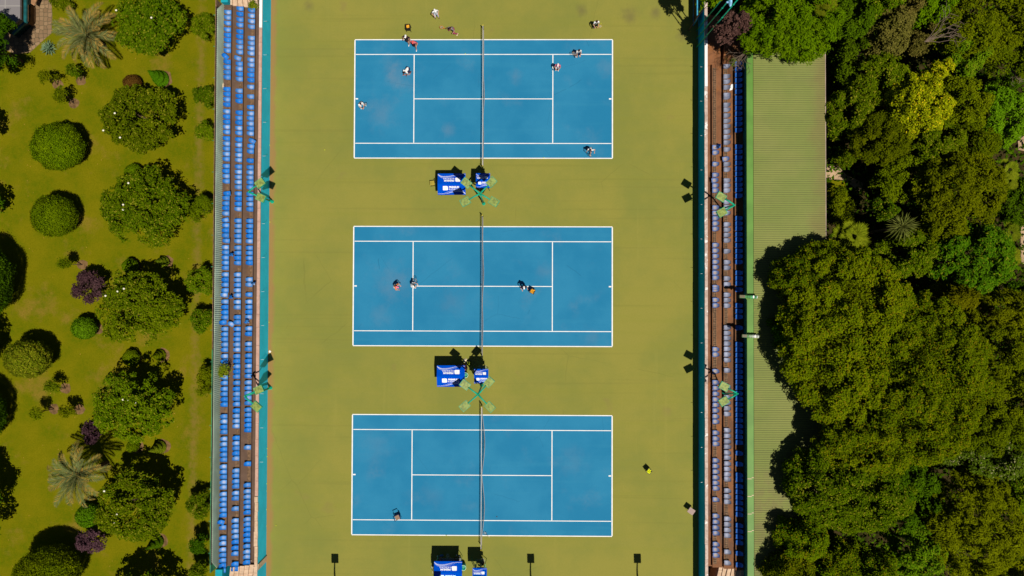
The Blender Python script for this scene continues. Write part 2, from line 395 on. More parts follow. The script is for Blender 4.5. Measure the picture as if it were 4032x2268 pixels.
def coping(mb, x0, x1, y0, y1, z0, z1, L=1.5, jit=.012):
    y = y0
    while y < y1 - .05:
        l = min(L * random.uniform(.7, 1.3), y1 - y); d = random.uniform(-jit, jit)
        mb.bx(x0 + d, x1 + random.uniform(-jit, jit) * .4, y + .008, y + l - .006, z0, z1 + d * .4); y += l
def terrace(xs, ya, yb, s):
    # xs: outer back, then edges of back, middle, front step and the coping; s=+1 faces +x
    prof = [(xs[0], 0), (xs[0], Z1)] + [q for x, za, zb in ((xs[1], Z1, Z2), (xs[2], Z2, Z3), (xs[3], Z3, Z0)) for q in ((x, za), (x, za - .035), (x - s * .085, za - .035), (x - s * .085, zb))] + [(xs[4], Z0), (xs[4], 0)]
    n = len(prof); vs = [(x, y, z) for y in (ya, yb) for x, z in prof]
    fs = [(i, (i + 1) % n, n + (i + 1) % n, n + i) for i in range(n)] + [tuple(range(n)), tuple(range(2 * n - 1, n - 1, -1))]
    mb = MB(); mb.add(vs, fs); return mb

# left stand
Lb, L1, L2, L3 = GX(873, Z1), GX(900.4, Z1 + SZ), GX(948.7, Z2 + SZ), GX(994.3, Z3 + SZ)
Lc0 = GX(1011, WZ)
yT, yB = GY(24, Z2), GY(2236, Z2)
ls = thing('grandstand', 'long concrete grandstand with brown steps behind the bright turquoise wall, garden side', 'grandstand', (LWX - 2, 0, 0))
O = ls.location
terrace([Lb - .12, L1, L2, L3, LWX - .16], yB, yT, 1).build('step', m_treadL, ls, off=O)
mb = MB(); mb.bx(LWX - .15, LWX, -45, 45, 0, WZ - .10); mb.build('front_wall', m_teal, ls, off=O)
mb = MB(); coping(mb, Lc0, LWX + .012, GY(1960, WZ), GY(109, WZ), WZ - .1, WZ); mb.build('coping', m_curbL, ls, off=O)
mb = MB(); coping(mb, Lc0, LWX + .012, GY(108, WZ), 45, WZ - .1, WZ + .004, 6); mb.build('coping', m_curbW, ls, off=O)
mb = MB(); coping(mb, Lc0 - .04, LWX + .012, -45, GY(1962, WZ), WZ - .1, WZ, .75, .05); mb.build('coping', m_block, ls, off=O)
mb = MB(); mb.bx(Lc0 + .02, LWX - .151, -45, 45, 0, WZ - .102); mb.build('wall_core', m_treadL, ls, off=O)
for k in range(-9, 10):
    y = GY(615, 1.8) + k * 3.04
    if abs(y) < 30:
        mb = MB(); mb.box(LWX + .14, y, 1.75, .28, .022, .022); mb.box(LWX + .28, y, 1.79, .022, .022, .1); mb.build('hook', m_galv, ls, off=O)
for (xe, z) in ((L1, Z1), (L2, Z2), (L3, Z3)):
    mb = MB(); mb.bx(xe - .36, xe - .10, yB + .3, yT - .3, z, z + .03); mb.build('seat_plank', m_rail, ls, off=O)
    mb = MB()
    for dx in (.30, .18): mb.bx(xe - dx - .012, xe - dx + .012, yB + .3, yT - .3, z + .03, z + .042)
    mb.build('seat_rail', m_slot, ls, off=O)
# end stairs, stone
def stairs(par, x0, x1, y0, y1, ztop, zbot, n, mat, off, skew):
    mb = MB(); up = 1 if y1 > y0 else -1; d = abs(y1 - y0) / n
    for i in range(n):
        z = ztop + (zbot - ztop) * i / n; xa = x0 + (x1 - x0) * i / n; xb = x0 + (x1 - x0) * (i + 1) / n
        ys = sorted((y0, y1)); L = ys[1] - ys[0]; y = ys[0]
        while y < ys[1] - .1:
            l = min(random.uniform(.7, 1.4), ys[1] - y); g = .01
            q = [(xa + skew * (y - ys[0]), y + g), (xb - g + skew * (y - ys[0]), y + g), (xb - g + skew * (y + l - ys[0]), y + l - g), (xa + skew * (y + l - ys[0]), y + l - g)]
            mb.prism(q, 0, z + random.uniform(-.015, .015)); y += l
    return mb.build('stone_stairs', mat, par, off=off)
stairs(ls, Lb + .3, Lc0 - .15, yT + .01, yT + 4, Z1 - .05, Z0, 6, m_block, O, -.12)
stairs(ls, Lb + .5, Lc0 - .15, yB - .01, yB - 4, Z1 - .05, Z0, 6, m_block, O, .12)
# corrugated screen behind the back row
sc_ = thing('corrugated_fence', 'grey green corrugated metal screen along the back of the garden side grandstand', 'fence', (Lb - .1, 0, 0))
O2 = sc_.location; ZT = 4.08
mb = MB(); n = int((yT - yB) / .0425); vs = []
for i in range(n + 1):
    y = yB + (yT - yB) * i / n; x = Lb - .03 + .022 * math.sin(i * math.pi / 2)
    sl_ = min(1, max(.0, min((yT - y), (y - yB)) / .9))
    vs += [(x, y, Z1), (x, y, Z1 + .25 + (ZT - Z1 - .25) * sl_), (x - .03, y, Z1 + .25 + (ZT - Z1 - .25) * sl_), (x - .03, y, 0)]
mb.add(vs, [(4 * i + k, 4 * i + 4 + k, 4 * i + 5 + k, 4 * i + 1 + k) for i in range(n) for k in range(3)]); mb.build('corrugated_sheet', m_corr, sc_, off=O2)
mb = MB(); mb.bx(Lb - .17, Lb - .085, yB + .7, yT - .7, ZT - .12, ZT + .02); mb.build('top_rail', m_slot, sc_, off=O2)
mb = MB(); mb.bx(Lb - .26, Lb - .172, yB, GY(1380, ZT), 0, ZT - .05); mb.build('back_panel', m_edge, sc_, off=O2)
mb = MB(); mb.bx(Lb - .26, Lb - .172, GY(1379, ZT), yT, 0, ZT - .06); mb.build('back_panel', m_rail, sc_, off=O2)
for k in range(20): mb = MB(); mb.box(Lb - .42, yB + 1.5 + k * 2.75, ZT - .5, .34, .05, .05); mb.build('bracket', m_edge, sc_, off=O2)
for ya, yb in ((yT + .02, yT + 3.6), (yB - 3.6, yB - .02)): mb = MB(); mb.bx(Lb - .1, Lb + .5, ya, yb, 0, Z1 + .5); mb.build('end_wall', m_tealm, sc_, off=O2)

# right stand
Rc1 = GX(2783.5, Z0); R3, R2, R1 = GX(2805.4, Z3 + SZ), GX(2850, Z2 + SZ), GX(2895.6, Z1 + SZ); Rb = GX(2921.7, Z1)
yTr, yBr = GY(250, Z2), GY(2234, Z2)
rs = thing('grandstand', 'long concrete grandstand with rusty steps between the shaded teal wall and green roof', 'grandstand', (RWX + 2, 0, 0))
O = rs.location
terrace([Rb + .12, R1, R2, R3, RWX + .16], yBr, yTr, -1).build('step', m_treadR, rs, off=O)
mb = MB(); mb.bx(RWX, RWX + .15, -45, 45, 0, WZ - .10); mb.build('front_wall', m_teal_shade, rs, off=O)
mb = MB(); mb.bx(RWX + .151, Rc1 - .02, -45, 45, 0, WZ - .102); mb.build('wall_core', m_treadR, rs, off=O)
mb = MB(); coping(mb, RWX - .012, Rc1, GY(340, WZ), GY(158, WZ), WZ - .1, WZ + .01, 2.2); mb.build('coping', m_curbW, rs, off=O)
for ya, yb in ((-45, GY(341, WZ)), (GY(157, WZ), 45)): mb = MB(); coping(mb, RWX - .012, Rc1, ya, yb, WZ - .1, WZ, 1.8); mb.build('coping', m_curbR, rs, off=O)
for k in range(-9, 9):
    y = GY(668, 1.8) + k * 3.08
    if abs(y) < 29:
        mb = MB(); mb.box(RWX - .13, y, 1.75, .26, .022, .022); mb.box(RWX - .26, y, 1.79, .022, .022, .1); mb.build('hook', m_galv, rs, off=O)
for (xe, z) in ((R1, Z1), (R2, Z2), (R3, Z3)):
    mb = MB(); mb.bx(xe + .06, xe + .36, yBr + .3, yTr - .3, z, z + .03); mb.build('seat_plank', m_rail, rs, off=O)
    mb = MB()
    for dx in (.14, .28): mb.bx(xe + dx - .016, xe + dx + .016, yBr + .3, yTr - .3, z + .03, z + .042)
    k = 0
    while yBr + .5 + k * .2 < yTr - .3:
        y = yBr + .5 + k * .2; mb.bx(xe + .09, xe + .33, y, y + .03, z + .0425, z + .05); k += 1
    mb.build('seat_rail', m_slot, rs, off=O)
mb = MB(); mb.bx(Rc1 + .01, GX(2838, Z0), yTr + .01, yTr + 4.5, 0, Z0 + .05); mb.build('landing', m_treadR, rs, off=O)
stairs(rs, R1 + .4, GX(2842, Z0), yTr + .01, yTr + 2.4, Z1 - .1, Z0 + .3, 4, m_treadR, O, .12)
stairs(rs, R1 + .2, Rc1 + .35, yBr - .01, yBr - 3, Z1 - .1, Z0 + .05, 6, m_block, O, .22)

# seats: rows read off stretch by stretch (378 photo pixels each)
def rows(*cr): return [378 * i + y / 3.834 for i, ys in enumerate(cr) for y in ys]
LR = {'back': (L1, Z1, 888, rows([193, 272, 357, 457, 537, 613, 690, 770, 942, 1020, 1098, 1175, 1355, 1430], [60, 135, 240, 317, 395, 472, 550, 648, 725, 802, 880, 957, 1063, 1215, 1290],
        [97, 175, 250, 327, 507, 583, 660, 837, 915, 993, 1070, 1147, 1247, 1325, 1400], [35, 208, 290, 368, 445, 620, 698, 775, 853, 930, 1028, 1108, 1190, 1350, 1430],
        [72, 150, 230, 308, 565, 645, 720, 825, 905, 985, 1063, 1140, 1245, 1322, 1400], [30, 107, 208, 288, 367, 447, 525, 712, 870, 950, 1045, 1127, 1207, 1285, 1362])),
      'middle': (L2, Z2, 936, rows([140, 222, 305, 387, 485, 563, 640, 717, 795, 970, 1045, 1125, 1200, 1377], [8, 82, 258, 337, 410, 490, 565, 665, 742, 820, 895, 970, 1072, 1150, 1227, 1303, 1380],
        [30, 105, 183, 260, 437, 515, 592, 667, 745, 842, 920, 998, 1073, 1250, 1330, 1405], [35, 112, 212, 290, 442, 518, 620, 700, 775, 852, 930, 1028, 1105, 1183, 1260, 1335, 1430],
        [72, 148, 222, 300, 400, 480, 557, 633, 812, 892, 968, 1045, 1122, 1305, 1382], [15, 90, 193, 272, 427, 608, 690, 768, 847, 927, 1020, 1105, 1262, 1337])),
      'front': (L3, Z3, 983, rows([165, 245, 330, 412, 585, 660, 738, 813, 912, 987, 1065, 1140, 1217, 1320], [15, 175, 270, 345, 422, 498, 573, 983, 1082, 1158, 1235, 1308, 1383],
        [35, 110, 188, 265, 440, 520, 595, 670, 745, 847, 923, 1000, 1073, 1322, 1400], [100, 208, 288, 362, 437, 612, 693, 845, 922, 1020, 1100, 1175, 1250, 1328, 1425],
        [57, 135, 208, 285, 387, 465, 542, 618, 693, 955, 1203], [72, 168, 248, 325, 402, 482, 587, 663, 740, 820, 900, 993, 1078, 1155, 1235]))}
RR = {'front': (R3, Z3, 2815, rows([], [778, 860, 1030, 1197, 1355, 1430], [238, 320, 400, 480, 560, 805, 887, 970, 1055, 1137, 1220, 1297, 1440], [25, 183, 265, 925, 1005, 1257, 1425],
        [60, 147, 232, 315, 400, 485, 567, 735, 820, 900, 1150, 1235, 1322, 1405], [40, 122, 290, 540, 627, 712, 797, 965, 1047, 1130])),
      'middle': (R2, Z2, 2860, rows([1008, 1160, 1240, 1325, 1440], [25, 140, 213, 300, 382, 462, 543, 625, 708, 812, 1035, 1115, 1280, 1355, 1430], [155, 235, 320, 493, 573, 652, 733, 897, 1063, 1145, 1308, 1393],
        [105, 185, 268, 598, 680, 757, 838, 920, 1003, 1088, 1243], [40, 200, 280, 365, 450, 697, 780, 865, 945, 1030, 1110, 1197, 1280, 1360, 1435], [157, 243, 325, 582, 665, 750, 833, 1080, 1245])),
      'back': (R1, Z1, 2907, rows([968, 1050, 1135, 1218, 1305, 1390], [35, 110, 190, 272, 355, 430, 520, 770, 850, 935, 1015, 1100, 1180, 1265, 1345, 1420], [60, 400, 480, 555, 640, 720, 807, 893, 973, 1058, 1222, 1303, 1380],
        [25, 265, 350, 435, 600, 850, 930, 1012, 1095, 1180, 1260, 1340, 1420], [55, 140, 220, 303, 385, 465, 545, 632, 715, 795, 880, 1040, 1205, 1370, 1440], [90, 175, 258, 340, 430, 515, 680, 765, 852, 940, 1102, 1275]))}
def nth(i): return '%d%s' % (i, 'th' if 10 <= i % 100 <= 20 else {1: 'st', 2: 'nd', 3: 'rd'}.get(i % 10, 'th'))
def seat(kind, x, y, z, rz, label, group, tilt=0):
    o = bpy.data.objects.new('stadium_seat', seat_me[kind]); col.objects.link(o)
    o.location = (x, y, z); o.rotation_euler = (0, tilt, rz)
    return tag(o, label, 'seat', group)
word = {'bright': 'bright blue', 'mid': 'blue', 'pale': 'sun-bleached pale blue', 'dusty': 'dusty grey blue', 'shade': 'shaded blue'}
rng = random.Random(11)
for row, (xe, z, px, ys) in LR.items():
    for i, py in enumerate(ys):
        k = rng.choice(['bright', 'mid', 'mid', 'pale'] if row == 'back' else ['bright', 'mid', 'mid', 'pale', 'pale'])
        seat(k, xe + rng.uniform(-.012, .012), GY(py, z + .1, px), z + SZ - .02, rng.uniform(-.03, .03),
             '%s plastic seat, %s from the top of the garden side stand\'s %s row' % (word[k], nth(i + 1), row), 'blue seats of the garden side stand')
shaded = MB(); dusty = MB(); nind = sum(len(v[3]) for v in LR.values()) + 21
for row, (xe, z, px, ys) in RR.items():
    for i, py in enumerate(ys):
        y = GY(py, z + .1, px)
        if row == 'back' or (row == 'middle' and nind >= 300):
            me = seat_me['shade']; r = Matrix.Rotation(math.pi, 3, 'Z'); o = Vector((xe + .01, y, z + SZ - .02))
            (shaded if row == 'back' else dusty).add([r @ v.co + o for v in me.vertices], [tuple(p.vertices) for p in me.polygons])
        else:
            nind += 1
            seat('dusty', xe + rng.uniform(-.012, .012), y, z + SZ - .02, math.pi + rng.uniform(-.04, .04),
                 'dusty grey blue seat, %s from the top of the roofed side stand\'s %s row' % (nth(i + 1), row), 'dusty seats of the roofed side stand')
me = shaded.mesh('back_row_seats')
for p in me.polygons: p.use_smooth = True
if dusty.v:
    m2 = dusty.mesh('middle_row_seats')
    for p in m2.polygons: p.use_smooth = True
    tag(obj('middle_row_seats', m2, M('dusty_seat_shell', (.25, .27, .36), .5, .25, 1.7)), 'dusty grey blue seats filling the middle row of the roofed side stand', 'seats', kind='stuff')
print('seats', nind)
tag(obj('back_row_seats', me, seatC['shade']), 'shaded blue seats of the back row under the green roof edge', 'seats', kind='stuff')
# seats knocked loose or turned
def loose(px, py, z, rz, tilt, lab, k='bright'):
    p = G(px, py, z + .1); seat(k, p.x + .25 * math.cos(rz), p.y + .25 * math.sin(rz), z + .1, rz, lab, None, tilt)
loose(890, 224, Z1, -.75, .1, 'blue seat twisted askew in the back row near the garden stand\'s top end')
loose(939, 231.5, Z2, -.3, .05, 'pale blue seat turned slightly askew in the middle row beside the twisted one', 'pale')
loose(995, 557, Z3, -.55, .1, 'blue seat turned outwards, topmost of three crooked seats in the front row', 'mid')
loose(990.5, 577.5, Z3, -.15, .05, 'blue seat sitting crooked, middle of the three crooked front row seats', 'mid')
loose(989, 598, Z3, .0, .05, 'blue seat pushed forward, lowest of the three crooked front row seats', 'mid')
loose(893, 675, Z1, 0, 0, 'bright blue seat pushed forward in the back row left of the upper floodlight')
loose(897, 763, Z1 + .06, .1, 0, 'deep blue seat stacked on another in the back row by the upper floodlight')
loose(891, 867.5, Z1, .25, 0, 'pale blue seat turned askew in the back row below the stacked seat', 'mid')
loose(894, 949, Z1, -.05, 0, 'blue seat pushed forward in the back row, below the askew pale seat', 'mid')
loose(921, 1009, Z2, 2.2, .9, 'blue seat fallen on its side behind the middle row')
loose(920, 1174, Z2, 2.6, .9, 'small blue seat shell lying behind the middle row near a gap')
loose(912, 1275, Z2, -.55, .15, 'pale blue seat lying loose in the gangway behind the middle row', 'pale')
loose(881.5, 1270, Z1, .05, 0, 'bright blue seat pushed back against the corrugated screen')
loose(1005, 1121, Z0, 1.9, .8, 'pale blue seat fallen into the front gangway against the coping', 'pale')
loose(988, 1272, Z3, 2.6, 1.2, 'broken half of a blue seat in the front row', 'mid')
loose(886, 1161.5, Z1, -.02, 0, 'pale blue seat shifted right, back row beside the dark garden bush', 'pale')
loose(884.5, 1639, Z1, 0, 0, 'pale seat set forward in the back row below the lower floodlight', 'mid')
loose(873, 2054, Z1, -.35, .1, 'blue seat twisted outwards in the back row near the bottom stairs')
loose(2833, 581, Z3, 2.6, .8, 'bright blue seat fallen behind the front row of the roofed side stand')
loose(2856, 627, Z2, math.pi + .15, 0, 'grey seat knocked askew with a leaf on it, roofed side stand\'s middle row', 'dusty')
loose(2813, 711, Z3, math.pi + .12, 0, 'blue seat knocked askew in front row above the upper roofed side floodlight', 'dusty')
# small things lying about on the stands
m_cream = M('cream_board', (.62, .47, .32), .8, .1, 3); m_pinkw = M('pale_rod', (.75, .58, .52), .6, .1, 3)
p = G(878, 339, Z1); mb = MB(); mb.box(0, 0, .06, .22, .42, .12); mb.box(.02, .03, .135, .16, .3, .03, .2); tag(mb.build('stone_block', m_cream), 'cream stone block against the corrugated screen beside a seat gap', 'block').location = p
p = G(985, 2016, Z0); mb = MB(); mb.tube((0, -.95, .03), (0, .95, .03), .022); mb.tube((0, -.95, .03), (0, -1.02, .03), .03); tag(mb.build('broom_handle', m_pinkw), 'pale pink broom handle lying along the front gangway', 'pole').location = p
p = G(984, 2211, Z0); mb = MB(); mb.prism([(-.18, .12), (.18, .14), (.03, -.2)], 0, .09); tag(mb.build('loose_stone', m_cream), 'loose triangular beige stone on the gangway by bottom stairs', 'stone').location = p
p = G(2885, 344, Z2); mb = MB(); mb.prism([(-.2, -.3), (.05, -.22), (.2, .3), (-.05, .25)], .01, .035); tag(mb.build('white_board', m_curbW), 'slanted white board lying behind the middle row of the roofed stand', 'board').location = p + Vector((-.1, 0, 0))

# ------------------------------------------------------------------ green roofed building behind the right stand
def roof_mat():
    t = NT('olive_roof_sheet'); p = t.pos(); x, y, z = t.sep(p)
    base = t.mix(t.ramp(t.noise(p, .3, 4), .35, .65), (.190, .225, .056), (.222, .240, .066))
    base = t.mix(t.math('MULTIPLY', t.ramp(t.noise(p, .8, 4, .6, (.12, 1.6, 1)), .5, .72), .3), base, (.16, .165, .06))
    e = t.math('ADD', t.math('SUBTRACT', GX(3252, 4.4), x), t.math('MULTIPLY', t.math('SUBTRACT', t.noise(p, .35, 5, .7), .5), 3.6))
    base = t.mix(t.math('MULTIPLY', t.math('SUBTRACT', 1.0, t.ramp(e, .0, 1.7)), .5), base, (.20, .135, .06))
    e = t.math('ADD', t.math('ADD', t.math('MULTIPLY', y, -1.0), -12.0), t.math('MULTIPLY', t.math('SUBTRACT', t.noise(p, .3, 4, .6), .5), 14.0))
    base = t.mix(t.math('MULTIPLY', t.ramp(e, 0.0, 8.0), t.math('MULTIPLY', t.ramp(t.noise(p, 1.1, 4, .7), .35, .6), .4)), base, (.20, .14, .075))
    v = t.n('ShaderNodeTexVoronoi'); t.l(p, v.inputs[0]); v.inputs['Scale'].default_value = 1.3
    base = t.mix(t.math('MULTIPLY', t.math('LESS_THAN', v.outputs['Distance'], .055), t.math('GREATER_THAN', t.noise(p, .35, 2), .58)), base, (.36, .24, .08))
    return t.out(base, .7, .1)
m_roof = roof_mat()
m_seam = M('roof_seam', (.115, .125, .048), .6, .15, 2, .2, obj=False)
m_fascia = M('bright_green_gutter', (.108, .245, .034), .55, .12, .5, .3, obj=False)
m_shadewall = M('teal_sheet_wall', (.02, .16, .13), .6, .15, 1, .2, obj=False)
ZB = 4.5; xf0, xf1, xr = GX(2941.5, ZB), GX(2967.5, ZB), GX(3252, 4.4)
yb0, yb1 = -40, GY(205, ZB)
bd = thing('roofed_building', 'long low building with olive ribbed metal roof and bright green gutter', 'building', ((xf0 + xr) / 2, 0, 0)); O = bd.location
mb = MB(); mb.bx(Rb + .13, xf1, yb0, yb1, 0, ZB - .14)
y = yb0
while y < yb1: mb.bx(Rb + .10, Rb + .128, y, y + .05, Z1, ZB - .14); y += .2
mb.bx(xf1, xr - .3, yb0, yb1 - .2, 0, 4.1); mb.build('wall', m_shadewall, bd, off=O)
mb = MB(); mb.bx(xf0, xf0 + .36, yb0, yb1, ZB - .1, ZB); mb.bx(xf0 + .362, xf1, yb0, yb1, ZB - .1, ZB - .03); mb.build('gutter', m_fascia, bd, off=O)
zr0, zr1 = ZB + .02, ZB - .10
mb = MB(); mb.add([(x, y, z) for y in (yb0, yb1) for x, z in ((xf1 + .004, zr0), (xr, zr1), (xr, zr1 - .09), (xf1 + .004, zr0 - .09))], [(0, 1, 5, 4), (1, 2, 6, 5), (2, 3, 7, 6), (3, 0, 4, 7), (0, 3, 2, 1), (4, 5, 6, 7)]); mb.build('roof', m_roof, bd, off=O)
mb = MB(); y = yb0 + .1
while y < yb1:
    mb.add([(xf1 + .006, y, zr0 + .002), (xr, y, zr1 + .002), (xr, y + .03, zr1 + .002), (xf1 + .006, y + .03, zr0 + .002), (xf1 + .006, y + .006, zr0 + .03), (xr, y + .006, zr1 + .03), (xr, y + .024, zr1 + .03), (xf1 + .006, y + .024, zr0 + .03)],
           [(0, 1, 5, 4), (4, 5, 6, 7), (7, 6, 2, 3), (1, 2, 6, 5), (0, 4, 7, 3)]); y += .187
mb.build('roof_seam', m_seam, bd, off=O)
mb = MB(); mb.bx(xr + .004, xr + .05, yb0, yb1, zr1 - .12, zr1 + .01); mb.build('gutter', M('pale_gutter', (.45, .33, .27), .6, .2, 1, obj=False), bd, off=O)
for py in (490, 632, 915, 1880, 1949, 2018, 2087): mb = MB(); y = GY(py, ZB); mb.bx(xf0 + .01, xf0 + .35, y - .03, y + .03, ZB + .002, ZB + .012); mb.bx(xf0 + .365, xf1 - .01, y + .06, y + .12, ZB - .028, ZB - .018); mb.build('gutter_joint', m_cream if py > 1800 else m_fascia, bd, off=O)
# cylindrical spotlights lying across the gutter
m_flue = M('green_drum', (.05, .26, .10), .45, .35, 3, .3); m_zinc = M('scuffed_zinc', (.50, .52, .46), .45, .3, 6, .4); m_front = M('brown_lamp_front', (.11, .09, .03), .4, .2, 4, .4)
for (xa, xb, py, lab) in ((2911, 2982, 1167, 'green cylindrical spotlight with white patch, upper of the two across the gutter'), (2921, 2987, 1322, 'green cylindrical spotlight with bare grey metal rear, lower of the two across the gutter')):
    zc = 4.88; pa, pb = G(xa, py, zc), G(xb, py, zc); L = pb.x - pa.x; r = .145
    t = thing('drum_spotlight', lab, 'spotlight', (pa.x, pa.y, zc), R(-2), 'spotlights across the green gutter')
    mb = MB(); mb.tube((.02, 0, 0), (L * .36, 0, 0), r * .97, n=18); mb.build('front_drum', m_flue, t, True)
    mb = MB(); mb.bx(.0, L * .3, -r * .8, r * .8, r * .55, r * .99); mb.build('front_shade', m_front, t)
    mb = MB()
    for u in (.35, .44, .55): mb.tube((L * u, 0, 0), (L * u + .05, 0, 0), r * 1.12, n=18)
    mb.box(L * .42, -r * 1.15, -.02, .12, .09, .12); mb.build('clamp', m_fascia, t)
    mb = MB(); mb.tube((L * .36, 0, 0), (L * .95, 0, 0), r, n=18); mb.build('rear_drum', m_zinc if xa > 2915 else m_flue, t, True)
    mb = MB(); mb.box(L * .76, 0, r * .93, .13, .14, .05); mb.box(L * .76, 0, r * .9, .06, .24, .05); mb.build('patch', m_curbW, t)
    mb = MB(); mb.tube((L * .94, 0, 0), (L, 0, 0), r * 1.06, r * .9, 18); mb.build('rear_cap', m_zinc, t, True)
    mb = MB(); mb.tube((L * .5, 0, -r), (L * .5, 0, ZB - zc - .02), .05, n=8); mb.build('stand', m_flue, t)

# ------------------------------------------------------------------ floodlights
m_em = M('emerald_paint', (.005, .36, .205), .5, .12, 3, .3)
m_head = M('lamp_lid_sheen', (.22, .28, .065), .55, .28, 5, .3); m_glass = M('lamp_glass', (.5, .5, .45), .2, .05, 3, .6)  # olive lid tone paints the light thrown back by the flat tops
def lamp_head(par, x, y, z, rz, w=.80, d=.62):
    mm = Matrix.Rotation(rz, 4, 'Z') @ Matrix.Rotation(R(-6), 4, 'Y')
    def T(b, zo): b.v = [tuple((mm @ Vector(v)) + Vector((x, y, z + zo))) for v in b.v]; return b
    b = MB(); b.add([(i * w / 2 * k, j * d / 2 * k, zz) for zz, k in ((-.20, .96), (0, 1), (.0, .93), (.015, .92)) for i, j in ((-1, -1), (1, -1), (1, 1), (-1, 1))],
        [(4 * l + i, 4 * l + (i + 1) % 4, 4 * l + 4 + (i + 1) % 4, 4 * l + 4 + i) for l in range(2) for i in range(4)] + [(3, 2, 1, 0)])
    h = T(b, 0).build('lamp_head', m_em, par)
    b = MB(); b.add([(i * w * .465 * k, j * d * .465 * k, zz) for zz, k in ((.001, 1), (.016, .98)) for i, j in ((-1, -1), (1, -1), (1, 1), (-1, 1))], [(0, 1, 5, 4), (1, 2, 6, 5), (2, 3, 7, 6), (3, 0, 4, 7), (4, 5, 6, 7)]); T(b, 0).build('lid', m_head, h)
    b = MB(); b.bx(-w * .42, w * .42, -d * .42, d * .42, -.215, -.204); T(b, 0).build('lamp_glass', m_glass, h)
    return h
def floodlight(base, z0, zt, heads, lab, group, arm=1.15, lean=(0, 0)):
    t = thing('floodlight', lab, 'floodlight', (base[0], base[1], z0), 0, group)
    hp = zt - z0
    mb = MB(); mb.lathe([(.17, 0), (.17, .03), (.12, .05), (.115, .62), (.07, .66)], 14); mb.build('pole_base', m_em, t, True)
    mb = MB(); mb.tube((0, 0, .6), (lean[0], lean[1], hp), .075, .055, 12); mb.build('pole', m_em, t, True)
    for (dx, dy) in heads:
        L = math.hypot(dx, dy); ux, uy = dx / L, dy / L; a = L - .35
        mb = MB(); mb.path([(lean[0], lean[1], hp - .25), (lean[0] + ux * .18, lean[1] + uy * .18, hp - .02), (lean[0] + ux * .5 * a, lean[1] + uy * .5 * a, hp + .06), (lean[0] + ux * a, lean[1] + uy * a, hp)], [.075, .075, .065, .055], 10)
        mb.build('arm', m_em, t, True)
        lamp_head(t, lean[0] + dx, lean[1] + dy, hp + .02, math.atan2(uy, ux))
    return t
ZL = 6.0
def rel(pts, j):                              # lamp heads relative to the pole top, from their places at lamp height
    c = G(*j, ZL); return [tuple((G(*q, ZL) - c)[:2]) for q in pts]
cg = 'four headed floodlights between the courts'
for j, hs, lab in (((1890, 762), [(1836, 720), (1935, 717), (1832, 794), (1944, 794)], 'emerald four headed floodlight between the top and middle courts'),
                   ((1882, 1554), [(1831, 1515), (1925, 1505), (1830, 1599), (1929, 1602)], 'emerald four headed floodlight between the middle and bottom courts')):
    b = G(*j, ZL); floodlight((b.x, b.y), 0, ZL, rel(hs, j), lab, cg)
for j, hs, b0, z0, lab in (((977, 755), [(1023, 721), (1026, 778)], (1072, 794), 0, 'emerald two headed floodlight before the turquoise wall, beside the upper court'),
                       ((962, 1560), [(1018, 1535), (1009, 1601)], (1066, 1527), 0, 'emerald two headed floodlight before the turquoise wall, beside the lower court'),
                       ((2894, 807), [(2840, 775), (2843, 836)], (2835, 824), 1.9, 'emerald two headed floodlight over the roofed side stand, beside the upper court'),
                       ((2906, 1550), [(2852, 1522), (2851, 1580)], (2845, 1545), 1.9, 'emerald two headed floodlight over the roofed side stand, beside the lower court')):
    b = G(*j, ZL); g = G(*b0, z0)
    floodlight((g.x, g.y), z0, ZL, [(a + b.x - g.x - (b.x - g.x), c) for a, c in rel(hs, j)], lab, 'two headed floodlights along the stands', lean=(b.x - g.x, b.y - g.y))
# a row of single lamps just past the bottom edge of the picture
for sx in (1318, 1710, 2089, 2509):
    s0 = G(sx, 2198, 0); hd = Vector((s0.x - SH.x * ZL / math.tan(EL), s0.y - SH.y * ZL / math.tan(EL), 0))
    floodlight((hd.x, hd.y - 1.7), 0, ZL, [(0, 1.7)], 'single headed floodlight behind the bottom court', 'single floodlights behind the bottom court')
# tall mast by the top corner
ms = thing('lighting_mast', 'tall three legged green mast by the top corner of the teal wall', 'mast', G(2743, 158, 0)); O = ms.location
for py in (122, 154, 187):
    p = G(2742, py, 0); mb = MB()
    tp = Vector((p.x + .25, p.y - .55, 13)); mb.tube(p, tp, .05, .045, 10)
    for k in (3.2, 7.5, 10.2):
        q = p.lerp(tp, k / 13); mb.tube(q - Vector((0, 0, .06)), q + Vector((0, 0, .06)), .075, n=10)
    mb.build('mast_leg', m_em, ms, True, off=O)
m_bluew = M('white_blue_lamp', (.25, .52, .8), .4, .3, 6, .4)
pm = G(2742, 150, 0); mb = MB()
pl = G(2876, 6, 10.6); mb.ball(pl, (.14, .42, .2)); mb.bx(pl.x - .16, pl.x + .16, pl.y + .2, pl.y + .3, 10.4, 10.85); mb.bx(pl.x - .3, pl.x - .1, pl.y - .1, pl.y + .02, 10.5, 10.6); mb.build('lamp_housing', m_bluew, ms, True, off=O)
# framed notice board by the wall, top right
bw = thing('notice_board', 'blue framed board standing against the shaded teal wall at the top', 'board', G(2749, 40, 0)); O = bw.location
mb = MB(); mb.bx(RWX - .5, RWX - .46, GY(95, .3), GY(-30, .3), .3, 1.5); mb.build('panel', m_slot, bw, off=O)
mb = MB(); y0, y1 = GY(95, .3), GY(-30, .3); m_bl = M('blue_frame', (.05, .35, .55), .5, .1, 3)
mb.bx(RWX - .53, RWX - .43, y0, y1, 1.5, 1.56); mb.bx(RWX - .53, RWX - .43, y0, y1, .24, .3); mb.bx(RWX - .53, RWX - .43, y0 - .06, y0, 0, 1.56); mb.bx(RWX - .53, RWX - .43, y1, y1 + .06, 0, 1.56); mb.build('frame', m_bl, bw, off=O)
